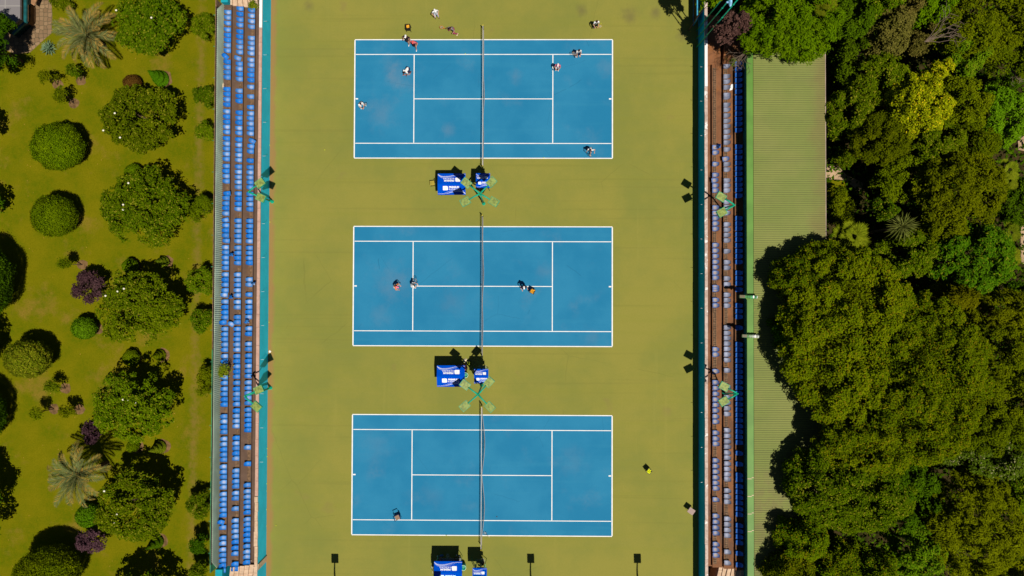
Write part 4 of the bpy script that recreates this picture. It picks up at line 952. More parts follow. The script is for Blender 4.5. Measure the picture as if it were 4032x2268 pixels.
tag(balls_mb(34, .13, .13, .30, 5, .06).build('ball', M('lime_ball', (.45, .55, .02), .9, .2, 9), t, True), kind='stuff')
t = thing('sun_hat', 'cream round sun hat lying on the ground beside the black ball basket', 'hat', G(1833, 1420, 0))
mb = MB(); mb.lathe([(.20, .01), (.20, .03), (.12, .05), (.11, .13), (.07, .155), (0, .16)], 18); mb.build('straw', cloth((.8, .66, .42)), t, True)
# small yellow chair by the top canopy
def chair(px, py, rz, lab, seatm, fr, nm='folding_chair', arms=False):
    t = thing(nm, lab, 'chair', G(px, py, 0), rz); 
    for s in (-1, 1):
        mb = MB(); mb.tube((s * .22, .24, 0), (s * .22, -.16, .44), .016, n=6); mb.build('leg', fr, t)
        mb = MB(); mb.path([(s * .215, -.24, 0), (s * .215, .20, .44)], .016, 6); mb.build('leg', fr, t)
        if arms: mb = MB(); mb.box(s * .27, .0, .62, .07, .42, .025); mb.tube((s * .27, .18, .62), (s * .22, .2, .42), .014, n=6); mb.build('armrest', fr, t)
    mb = MB(); mb.box(0, .02, .44, .42, .40, .03); mb.build('seat', seatm, t)
    mb = MB()
    for s in (-1, 1): mb.tube((s * .21, -.16, .44), (s * .21, -.34, .88), .016, n=6)
    mb.box(0, -.325, .82, .44, .03, .13); mb.build('backrest', fr, t); return t
chair(1705, 724, R(95), 'small chair with mustard seat left of the top canopy', M('mustard_seat', (.36, .27, .03), .6, .15, 4), m_blk)
chair(1568, 2031, R(205), 'folding camp chair with tan seat and navy frame on the bottom court', M('tan_canvas', (.28, .18, .12), .9, .15, 4), cloth((.008, .02, .07)), 'camp_chair', True)
t = thing('folding_table', 'small folding table with greyish pink top beside the shaded teal wall', 'table', G(2714, 2003, 0), R(-35))
mb = MB(); mb.box(0, 0, .74, .58, .50, .03); mb.build('table_top', M('greyish_pink_top', (.34, .235, .20), .6, .08, 4), t)
for sx in (-1, 1):
    for sy in (-1, 1): mb = MB(); mb.tube((sx * .24, sy * .2, 0), (sx * .24, sy * .2, .725), .014, n=6); mb.build('leg', m_blk, t)
t = thing('sports_bag', 'blue bag lying in the shade before the bottom bench', 'bag', G(1739, 2186, 0), .2)
mb = MB(); mb.ball((0, 0, .12), (.2, .12, .12)); mb.build('bag_body', cloth((.06, .16, .3)), t, True)
mb = MB(); mb.path([(-.12, 0, .22), (-.06, 0, .3), (.06, 0, .3), (.12, 0, .22)], .012, 6); mb.build('strap', m_blk, t)

# tennis balls: one thing each
BALLS = [((1063.4, 195.6), 'by the turquoise wall, topmost one'), ((1062, 571.5), 'by the turquoise wall above the upper floodlight'), ((1063, 874), 'by the turquoise wall below the upper floodlight'),
 ((1059.5, 1268), 'by the turquoise wall beside the white paper scrap'), ((1052.5, 1765.5), 'by the turquoise wall, upper of two close together'), ((1052.5, 1797), 'by the turquoise wall, lower of two close together'),
 ((1051, 1904), 'alone by the turquoise wall below the paired ones'), ((1049.6, 1933), 'faded, by the turquoise wall just below a brighter one'), ((1048.5, 2001), 'by the turquoise wall touching a greener one'), ((1049.5, 2006), 'greenish, touching a yellow one by the turquoise wall'),
 ((1087, 2068.7), 'lying out on the green ground, bottom left'), ((1048.5, 2070.5), 'by the turquoise wall level with the one lying out'), ((1047.5, 2078), 'orange tinted, by the turquoise wall just under another'), ((1047, 2108.6), 'pale, by the turquoise wall near the bottom'),
 ((1045, 2179.5), 'by the turquoise wall, above the last two'), ((1045, 2249.4), 'by the turquoise wall, upper of the last two'), ((1044.5, 2258), 'by the turquoise wall, lowest of all'), ((2141, 621), 'on the lower sideline of the top court'),
 ((2366, 92), 'beside the person balancing balls'), ((1279, 590), 'alone on the green ground left of the top court'), ((1832, 212), 'on the top court\'s upper singles line, left of net'), ((1757, 2108), 'on the lower sideline of the bottom court'),
 ((2348, 104.5), 'on the racket beyond the top court'), ((1898.5, 1455), 'beside the middle umpire chair')]
bm_ = MB(); bm_.ball((0, 0, 0), .034, 10, 8); bme = bm_.mesh('tennis_ball'); bme.materials.append(m_ball)
for p_ in bme.polygons: p_.use_smooth = True
for (q, lab) in BALLS:
    z = .034 if 'racket' not in lab else h7[1][0].z + .05
    o = bpy.data.objects.new('tennis_ball', bme); col.objects.link(o); o.location = G(*q, z); o.scale = (1.25,) * 3 if z < .1 else (1, 1, 1)
    if z < .1: o.location.z = .043
    tag(o, 'yellow tennis ball ' + lab, 'ball', 'tennis balls lying about')
o = bpy.data.objects.new('tennis_ball', bme); col.objects.link(o); o.location = G(986, 2165, Z0 + .04); tag(o, 'green tennis ball on the brown gangway near the bottom stairs', 'ball', 'tennis balls lying about')
mb = MB(); mb.prism([(-.12, -.06), (.02, -.12), (.13, .0), (.03, .1), (-.08, .09)], .0, .02); mb.prism([(-.03, -.03), (.07, -.01), (.04, .06)], .021, .06); o = tag(mb.build('paper_scrap', cloth((.8, .74, .68))), 'crumpled white paper scrap by the turquoise wall above a floodlight shadow', 'paper'); o.location = G(1059.5, 1384, 0) + Vector((.08, 0, .005))
mb = MB(); mb.ball((0, 0, .03), (.05, .04, .03)); o = tag(mb.build('brown_ball', cloth((.12, .05, .03)), None, True), 'small brown ball on the bottom court right of the net', 'ball'); o.location = G(1956.5, 2034, 0) + Vector((0, 0, .008))
# ------------------------------------------------------------------ vegetation
m_bark = M('bark', (.10, .065, .04), .9, .35, 6, .05, bump=.5); m_twig = M('dry_twig', (.17, .12, .085), .9, .2, 5)
m_core = M('crown_core_shade', (.012, .018, .002), .95, .4, 4, .02)  # solid cores, coloured dark for the shade between the leaves
LM = {'magnolia': leafmat('magnolia_leaf', (.062, .094, .001), (.128, .145, .0015), (.24, .23, .015)),
      'deep': leafmat('deep_leaf', (.038, .068, .001), (.078, .110, .002)),
      'olive': leafmat('olive_leaf', (.078, .096, .001), (.142, .136, .0015)),
      'camphor': leafmat('camphor_leaf', (.070, .104, .001), (.150, .158, .0015), (.21, .175, .005)),
      'fresh': leafmat('fresh_leaf', (.070, .140, .002), (.130, .200, .004)),
      'loquat': leafmat('loquat_leaf', (.072, .135, .002), (.128, .185, .004), (.20, .22, .01)),
      'gold': leafmat('golden_leaf', (.23, .235, .003), (.41, .37, .004), (.60, .46, .01)),
      'acacia': leafmat('feathery_leaf', (.075, .132, .001), (.140, .180, .0015)),
      'purple': leafmat('purple_leaf', (.060, .022, .030), (.115, .050, .062)),
      'purplebrown': leafmat('purple_brown_leaf', (.085, .034, .030), (.150, .066, .056)),
      'brown': leafmat('brown_leaf', (.105, .088, .012), (.165, .115, .025)),
      'box': leafmat('clipped_leaf', (.105, .155, .001), (.200, .215, .002)),
      'boxgold': leafmat('golden_clipped_leaf', (.11, .15, .004), (.25, .235, .008), (.35, .30, .02)),
      'rust': leafmat('rust_leaf', (.10, .042, .008), (.16, .070, .012)),
      'palm': leafmat('silver_palm_leaf', (.13, .135, .04), (.22, .205, .075), (.42, .23, .04)),
      'palmtan': leafmat('tan_palm_leaf', (.24, .15, .035), (.40, .23, .05)),
      'fan': leafmat('fan_palm_leaf', (.115, .125, .004), (.21, .185, .008)),
      'sword': leafmat('sword_leaf', (.10, .10, .015), (.17, .145, .035)),
      'agave': leafmat('agave_leaf', (.12, .18, .10), (.20, .25, .15)),
      'conifer': leafmat('yellow_conifer_leaf', (.11, .105, .001), (.19, .165, .002)),
      'pale': leafmat('pale_leaf', (.08, .115, .004), (.14, .165, .010), (.30, .29, .12))}
def unit(a): return a / np.maximum(1e-6, np.linalg.norm(a, axis=-1, keepdims=True))
def leafmesh(P, N, L, W, rg, fold=.22, T=None, four=False):
    n = len(P); N = unit(N)
    if T is None: T = rg.normal(size=(n, 3))
    T = unit(T - N * (T * N).sum(1, keepdims=True)); B = np.cross(N, T)
    L = (np.broadcast_to(L, n) * rg.uniform(.7, 1.3, n))[:, None]; W = (np.broadcast_to(W, n) * rg.uniform(.75, 1.25, n))[:, None]
    V = np.stack([P - T * L / 2 - N * L * fold * .5, P + B * W / 2, P + T * L / 2 - N * L * fold, P - B * W / 2], 1).reshape(-1, 3)
    me = bpy.data.meshes.new('crown'); me.vertices.add(4 * n); me.vertices.foreach_set('co', V.astype(np.float32).ravel())
    me.loops.add(4 * n); me.loops.foreach_set('vertex_index', np.arange(4 * n, dtype=np.int32))
    me.polygons.add(n); me.polygons.foreach_set('loop_start', np.arange(0, 4 * n, 4, dtype=np.int32))
    try: me.polygons.foreach_set('loop_total', np.full(n, 4, dtype=np.int32))
    except Exception: pass
    me.update(calc_edges=True); return me
def crown_pts(rg, n, r, K, lr, squash=.55, rough=.35):
    # limbs carry big lumps, lumps carry leaf sprays, sprays carry leaves
    r = np.array(r); D = unit(rg.normal(size=(K, 3))); D[:, 2] = np.abs(D[:, 2]) * .9 - .15; D = unit(D)
    lrad = rg.uniform(lr * .6, lr * 1.4, K); Cn = D * (1.02 - lrad[:, None]) * rg.uniform(.78 if FILL[0] < 2.5 else .9, 1.08 if FILL[0] < 2.5 else 1.03, (K, 1))
    Cn[: K // 6] *= rg.uniform(.3, .75, (K // 6, 1))
    sr = SPRAY[0]; m = int(max(30, FILL[0] * (2 * math.pi * r[0] * r[1]) / (sr * sr * 2)))
    k = rg.choice(K, m, p=lrad ** 2 / (lrad ** 2).sum())
    d = unit(rg.normal(size=(m, 3)) + D[k] * .9 + np.array([0, 0, .55]))
    Sc = (Cn[k] + d * lrad[k][:, None] * rg.uniform(.7, 1.12, (m, 1))) * r
    low = rg.random(m) < .14; Sc[low] *= rg.uniform(.55, .9, (low.sum(), 1))
    ax = unit(d * .7 + np.array([0, 0, .9])); sz = sr * rg.uniform(.55, 1.35, m)
    j = rg.integers(0, m, n); o = rg.normal(size=(n, 3)) * .52; h = (o * ax[j]).sum(1, keepdims=True)
    o = o - ax[j] * h * .68; rad2 = (o ** 2).sum(1, keepdims=True)
    P = Sc[j] + (o - ax[j] * rad2 * .35) * sz[j][:, None]
    N = ax[j] * 1.0 + o * .55 + np.array([0, 0, .45]) + rg.normal(size=(n, 3)) * .42
    keep = P[:, 2] > -squash * r[2]
    return P[keep], N[keep]
SPRAY = [.31]; FILL = [2.2]
def shell_pts(rg, n, r, flat=.6):
    D = unit(rg.normal(size=(n, 3))); D = D[D[:, 2] > -flat]
    lump = sum(rg.uniform(.015, .032) * np.cos(D @ rg.normal(size=3) * q + rg.uniform(0, 6)) for q in (2, 3, 5, 7, 9, 12))[:, None]
    P = D * np.array(r) * (1 + .04 * rg.normal(size=(len(D), 1)) + lump); s_ = rg.random(len(D)) < .012; P[s_] *= rg.uniform(1.02, 1.12, (s_.sum(), 1))
    return P, D + rg.normal(size=D.shape) * .45
def trunk(par, h, r, spread, zc, seed, lean=(0, 0)):
    rr = random.Random(seed); mb = MB(); top = Vector((lean[0], lean[1], h * .55))
    mb.path([(0, 0, 0), (lean[0] * .3, lean[1] * .3, h * .2), tuple(top)], [r * 1.25, r, r * .8], 9)
    for k in range(5):
        a = k * 1.26 + rr.uniform(-.4, .4); q = Vector((lean[0] + math.cos(a) * spread, lean[1] + math.sin(a) * spread, zc + rr.uniform(0, .3) * (h - zc)))
        mb.path([top - Vector((0, 0, h * .1)), top.lerp(q, .5) + Vector((0, 0, .1 * h)), q], [r * .6, r * .4, r * .18], 7)
    return mb.build('trunk', m_bark, par)
seedc = [100]
def tree(name, label, cat, px, py, rpx, rpy, h, kind, leaf=(.24, .14), dens=2.6, K=46, lr=.27, group=None, rzf=.42, core=False, base=None, zc=None, shell=False, lean=True, squash=.55, flowers=0, rough=.35):
    """crown seen at (px, py) with the half sizes rpx, rpy in the survey photo; h = height of its top"""
    seedc[0] += 1; rg = np.random.default_rng(seedc[0])
    rz = h * rzf; zc = h - rz if zc is None else zc
    c = G(px, py, zc); k = S(zc); rx, ry = rpx / k, rpy / k
    b = G(*base, 0) if base else Vector((c.x, c.y, 0))
    t = thing(name, label, cat, (b.x, b.y, 0), 0, group); off = np.array([c.x - b.x, c.y - b.y, zc])
    area = 2 * math.pi * (rx * ry + (rx + ry) / 2 * rz) * .75; n = int(dens * area / (leaf[0] * leaf[1] * .5))
    n = min(n, 90000)
    P, N = (shell_pts(rg, int(n * 1.2), (rx, ry, rz)) if shell else crown_pts(rg, n, (rx, ry, rz), K, lr, squash, rough))
    if kind == 'camphor':
        p2, n2 = shell_pts(rg, int(n * .45), (rx * .74, ry * .74, rz * .74), .7); P = np.concatenate([P, p2]); N = np.concatenate([N, n2])
    me = leafmesh(P + off, N, leaf[0], leaf[1], rg); me.name = 'crown'; obj('crown', me, LM[kind], t)
    trunk(t, max(.5, zc), max(.04, min(.28, rx * .06)), rx * .45, zc * .8, seedc[0], (off[0], off[1]))
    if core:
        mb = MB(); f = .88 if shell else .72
        mb.ball(tuple(off), (rx * f, ry * f, rz * f), 20, 12); mb.build('inner_shade_core', m_core, t, True)
    if flowers:
        mb = MB()
        for q in P[rg.choice(len(P), flowers * 6)]:
            if q[2] > rz * .45 and flowers: mb.ball(tuple(q + off + np.array([0, 0, .12])), (.1, .09, .06), 7, 5); flowers -= 1
        if mb.v: mb.build('blossom', M('cream_blossom', (.85, .8, .62), .7, .05, 4) if 'cream_blossom' not in bpy.data.materials else bpy.data.materials['cream_blossom'], t, True)
    return t
def soil(mb, px, py, r):
    g = G(px, py, 0); mb.sheet([(g.x + r * math.cos(a) * random.uniform(.85, 1.12), g.y + r * math.sin(a) * random.uniform(.85, 1.12)) for a in [k * .45 for k in range(14)]], .004)

# --- garden on the left: broad magnolias in a column
mg = 'broad magnolias of the garden'
MAG = [((592, 97), 150, 124, 5.2, 'topmost broad magnolia, beside the silver palm and path'), ((571, 469), 176, 130, 5.0, 'broad magnolia below the rust coloured clipped dome'), ((571, 814), 172, 156, 5.2, 'broad magnolia with white blossoms right of the second clipped ball'),
       ((548, 1212), 172, 152, 5.6, 'broad magnolia touching the purple leaved tree\'s right side'), ((532, 1592), 164, 150, 5.8, 'broad magnolia right of the young trees with bare soil rings'), ((524, 1990), 165, 140, 5.6, 'broad magnolia right of the lower silver palm')]
for (q, rx, ry, h, lab) in MAG: tree('magnolia_tree', lab, 'tree', *q, rx * .97, ry, h, 'magnolia', (.20, .125), 2.2, 64, .25, mg, .40, flowers=3, squash=.7)
tree('magnolia_tree', 'broad magnolia cut off by the bottom edge, its crown shadow on the lawn', 'tree', 560, 2380, 150, 115, 5.4, 'magnolia', (.25, .15), 2.3, 50, .25, mg, .4)
# clipped balls
cb = 'clipped round trees on the lawn'
for q, rx, ry, h, kd, lf, lab in (((226, 577), 97, 92, 3.5, 'box', (.10, .07), 'largest smooth clipped ball tree, above the smaller clipped ball'), ((213, 848), 78, 79, 3.3, 'box', (.10, .07), 'smooth clipped ball tree left of the blossoming magnolia'),
        ((113, 1413), 82, 72, 3.7, 'boxgold', (.13, .08), 'golden green clipped ball tree with shaggy leaves'), ((185, 2262), 118, 100, 4.6, 'box', (.12, .07), 'large clipped ball tree cut by the bottom edge'),
        ((-98, 1110), 122, 150, 5.8, 'deep', (.13, .08), 'large dark clipped ball tree cut by the middle of the left edge'), ((-120, 1640), 120, 120, 4.4, 'deep', (.14, .08), 'dark clipped ball tree cut by the left edge, below the golden one')):
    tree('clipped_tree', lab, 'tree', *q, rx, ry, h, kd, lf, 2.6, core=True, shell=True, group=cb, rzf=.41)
tree('leafy_tree', 'round leafy tree at the left edge shading the stone path', 'tree', -46, 178, 104, 138, 7.0, 'deep', (.17, .10), 2.8, 50, .25, squash=.8)
for q, rx, ry, h, lab in (((-75, 490), 70, 60, 3.6, 'tree beyond the left edge above the largest clipped ball'), ((-75, 790), 80, 70, 4.0, 'tree at the left edge beside the second clipped ball'),
                          ((-95, 1370), 85, 95, 4.6, 'tree at the left edge beside the golden clipped ball'), ((-130, 2040), 130, 190, 6.0, 'tall loose tree at the left edge, lower part, with ragged shadow')):
    tree('leafy_tree', lab, 'tree', *q, rx, ry, h, 'deep', (.22, .13), 1.7, 34, .26)
# small trees with soil rings
sb = MB(); yt = 'young trees in rings of bare soil'
YG = [((188, 303), (228, 334), 38, 2.6, 'upper left of three young trees near the agave'), ((293, 279), (318, 316), 36, 2.4, 'upper right of three young trees near the agave'), ((244, 372), (291, 407), 42, 2.6, 'lowest of three young trees near the agave'),
      ((256, 1038), (324, 1042), 26, 2.6, 'sparse young tree above the purple leaved tree'), ((205, 1527), (258, 1529), 30, 2.4, 'topmost of three sparse young trees in the lower garden'), ((148, 1624), (212, 1610), 28, 2.6, 'thin leaning young tree left of the other two lower ones'),
      ((265, 1614), (313, 1612), 34, 2.5, 'right hand one of three sparse young trees in the lower garden')]
for q, b, r, h, lab in YG:
    tree('young_tree', lab, 'tree', *q, r * .85, r * .8, h, 'olive' if h > 2.45 else 'magnolia', (.15, .09), 1.25, 16, .34, yt, .3, base=b); soil(sb, b[0], b[1], .5)
# domes and cones
for q, r, kd, h, lab in (((522, 329), 34, 'rust', 1.3, 'rust coloured clipped dome above the second magnolia'), ((527, 682), 34, 'box', 1.3, 'low green clipped dome above the blossoming magnolia'), ((514, 1050), 30, 'box', 1.2, 'low green clipped dome above the fourth magnolia'), ((516, 1411), 31, 'box', 1.2, 'low green clipped dome above the fifth magnolia'), ((523, 1758), 22, 'box', 1.1, 'small clipped dome mostly hidden below the fifth magnolia')):
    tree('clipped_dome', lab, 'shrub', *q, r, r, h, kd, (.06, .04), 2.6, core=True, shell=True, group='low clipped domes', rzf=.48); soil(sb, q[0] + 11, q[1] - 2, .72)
def cone(px, py, tipx, tipy, r, h, kd, lab):
    seedc[0] += 1; rg = np.random.default_rng(seedc[0]); b = G(px, py, 0); n = int(14000 * h * r)
    t = thing('clipped_cone', lab, 'shrub', b, 0, 'small conical shrubs')
    u = 1 - np.sqrt(rg.random(n)); a = rg.uniform(0, 2 * math.pi, n); rr = r * (1 - u) * (.86 + .2 * rg.random(n)) * (1 + .16 * np.sin(u * 26 - a)) + .03
    P = np.stack([rr * np.cos(a), rr * np.sin(a), .1 + u * h], 1); N = np.stack([np.cos(a), np.sin(a), np.full(n, .6)], 1) + rg.normal(size=(n, 3)) * .4
    me = leafmesh(P, N, .08, .05, rg); obj('crown', me, LM[kd], t)
    mb = MB(); mb.tube((0, 0, 0), (0, 0, h * .85), r * .75, .02, 12); mb.build('inner_shade_core', m_core, t); soil(sb, px + 9, py, r + .2)
cone(637, 312, 0, 0, .62, 2.3, 'fresh', 'pointed conical shrub right of the rust coloured dome'); cone(648, 1030, 0, 0, .42, 1.5, 'boxgold', 'small conical shrub above right of the fourth magnolia')
cone(633, 1398, 0, 0, .45, 1.4, 'box', 'small conical shrub above right of the fifth magnolia'); cone(632, 1758, 0, 0, .5, 1.9, 'boxgold', 'yellowish conical shrub above the sixth magnolia'); cone(622, 2130, 0, 0, .5, 2.0, 'fresh', 'leaning conical shrub below the sixth magnolia')
for q, r, lab in (((332, 1292), 43, 'round lime green shrub left of the fourth magnolia'), ((352, 2028), 44, 'round lime green shrub left of the sixth magnolia')):
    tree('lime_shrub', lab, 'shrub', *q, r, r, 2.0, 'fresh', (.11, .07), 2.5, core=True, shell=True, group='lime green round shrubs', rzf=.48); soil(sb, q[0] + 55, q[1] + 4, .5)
for q, rx, ry, h, lab in (((350, 1130), 70, 62, 2.8, 'purple leaved tree left of the fourth magnolia'), ((362, 1704), 32, 48, 3.4, 'small purple leaved tree above the lower silver palm'), ((360, 2133), 60, 42, 2.8, 'purple leaved tree above the bottom clipped ball')):
    tree('purple_tree', lab, 'tree', *q, rx, ry, h, 'purple', (.17, .11), 1.7, 22, .32, 'purple leaved trees', .34)
tree('shrub', 'loose green shrub beside the path at the top edge', 'shrub', 243, 8, 46, 30, 1.8, 'magnolia', (.14, .09), 2.0, 16, .35)
# shrubs in a line along the fence
FS = [((800, 104), 44, 54, 'magnolia'), ((800, 376), 42, 42, 'magnolia'), ((808, 516), 38, 38, 'magnolia'), ((793, 822), 52, 62, 'olive'), ((788, 1105), 54, 56, 'magnolia'), ((797, 1262), 42, 46, 'magnolia'), ((808, 1484), 28, 38, 'olive'), ((803, 1535), 26, 22, 'olive'), ((783, 1990), 42, 54, 'magnolia'), ((786, 2138), 36, 40, 'deep'), ((786, 2252), 36, 38, 'magnolia')]
FW = ['topmost', 'second', 'third', 'fourth, shaggy olive', 'fifth', 'sixth', 'seventh, small sparse', 'eighth, tiny sparse', 'ninth', 'tenth, darkest', 'lowest']
for (q, rx, ry, kd), wd in zip(FS, FW):
    tree('fence_shrub', wd + ' shrub from the top in the row along the corrugated fence', 'shrub', *q, rx, ry, 2.6, kd, (.15, .09), 2.1 if rx > 30 else 1.2, 22, .3, 'shrubs in a row along the corrugated fence', .4)
struct('bare_soil', sb, m_soil)
# palms
def palm(px, py, rpx, h, lab, kd='palm', nf=24, droop=.5):
    seedc[0] += 1; rg = np.random.default_rng(seedc[0]); c = G(px, py, h); r = rpx / S(h)
    t = thing('silver_palm', lab, 'palm', (c.x, c.y, 0), 0, 'silver palms'); V, NN, TT, LL = [], [], [], []; mb = MB()
    for f in range(nf):
        a = f * 2.39996 + rg.uniform(-.15, .15); e = .15 + 1.15 * (1 - f / nf); L = r * rg.uniform(.85, 1.15) * (1.0 if e < 1 else .85)
        pts = []; p = np.array([0., 0, h - .35]); el = e; n = 22
        curl = rg.uniform(-.25, .25)
        for i in range(n):
            d = np.array([math.cos(a) * math.cos(el), math.sin(a) * math.cos(el), math.sin(el)]); p = p + d * L * 1.12 / n; el -= droop * 3.3 / n * (.5 + i / n); a += curl / n; pts.append((p.copy(), d.copy()))
        mb.path([tuple(q) for q, _ in pts[::4]] + [tuple(pts[-1][0])], [.03, .028, .024, .018, .012, .008, .004][:len(pts[::4]) + 1], 5)
        for i, (q, d) in enumerate(pts):
            s_ = np.cross(d, [0, 0, 1.]); s_ = s_ / max(1e-6, np.linalg.norm(s_)); u = np.cross(s_, d)
            ln = .58 * math.sin(math.pi * min(1, .18 + .82 * (i + 1) / n)) ** .6 * r / 2.6
            for s in (-1, 1):
                for o in (0, .5):
                    tv = s_ * s * .62 + d * .8 + u * .2; tv = tv / np.linalg.norm(tv); V.append(q + d * o * L / n + tv * ln * .5); NN.append(u + s_ * s * -.3); TT.append(tv); LL.append(ln)
    me = leafmesh(np.array(V), np.array(NN), np.array(LL) * rg.uniform(.75, 1.3, len(LL)), .05, rg, .12, np.array(TT)); oc = obj('crown', me, LM[kd], t); me.materials.append(LM['palmtan']); nl = len(V); fr_ = np.arange(nl) // (n * 4); tt = (np.arange(nl) % (n * 4)) / (n * 4.); me.polygons.foreach_set('material_index', ((tt + rg.uniform(-.25, .25, nl) > .62) & (rg.random(nf)[fr_] < .6)).astype(np.int32)); mb.build('frond_rib', cloth((.2, .2, .07)), t)
    mb = MB(); mb.path([(0, 0, 0), (.03, 0, h * .5), (0, 0, h - .3)], [.26, .21, .24], 12); mb.build('trunk', m_bark, t)
palm(340, 138, 132, 2.6, 'silver olive palm by the stone path near the top left'); palm(300, 1872, 122, 4.4, 'silver palm with tan frond tips in the lower garden')
def swords(name, px, py, rpx, h, n, kd, lab, cat, wid=.09, z0=None, flat=.3):
    seedc[0] += 1; rg = np.random.default_rng(seedc[0]); z = h * .6 if z0 is None else z0; c = G(px, py, z); r = rpx / S(z)
    t = thing(name, lab, cat, (c.x, c.y, 0)); V, NN, TT, LL, WW = [], [], [], [], []
    for f in range(n):
        a = f * 2.39996; e = flat + (1.25 - flat) * (1 - f / n) + rg.uniform(-.1, .1); L = r * rg.uniform(.8, 1.1)
        d1 = np.array([math.cos(a) * math.cos(e), math.sin(a) * math.cos(e), math.sin(e)]); e2 = e - .55; d2 = np.array([math.cos(a) * math.cos(e2), math.sin(a) * math.cos(e2), math.sin(e2)])
        o = np.array([0, 0, z]); 
        for (p, d, w_) in ((o + d1 * L * .28, d1, 1.0), (o + d1 * L * .5 + d2 * L * .22, d2, .9)):
            V.append(p); TT.append(d); s_ = np.array([-math.sin(a), math.cos(a), 0]); NN.append(np.cross(d, s_) * -1 if np.cross(d, s_)[2] < 0 else np.cross(d, s_)); LL.append(L * .58); WW.append(wid * w_)
    me = leafmesh(np.array(V), np.array(NN), np.array(LL), np.array(WW), rg, .03, np.array(TT)); obj('crown', me, LM[kd], t)
    mb = MB(); mb.path([(0, 0, 0), (0, 0, max(.12, z + .05))], [.14, .10], 9); mb.build('trunk', m_bark, t)
swords('agave', 196, 193, 34, .5, 46, 'agave', 'blue grey agave rosette at the foot of the stone path', 'agave', .11, .08, .2)
# plants growing out of the stands
tree('weed_bush', 'yellowish bush growing through the back row of the garden side stand', 'shrub', 884, 1463, 24, 26, 4.0, 'boxgold', (.13, .08), .9, 14, .35, zc=3.5, rzf=.16)
tree('weed_bush', 'olive bush sprouting on the stone stairs at the stand\'s top end', 'shrub', 996, 22, 14, 15, 2.6, 'boxgold', (.10, .06), 1.6, 10, .4, zc=2.3, rzf=.14)
tree('weed_bush', 'small green bush on the steps at the roofed stand\'s top end', 'shrub', 2892, 246, 11, 12, 3.0, 'acacia', (.10, .05), 1.6, 8, .4, zc=2.7, rzf=.12)

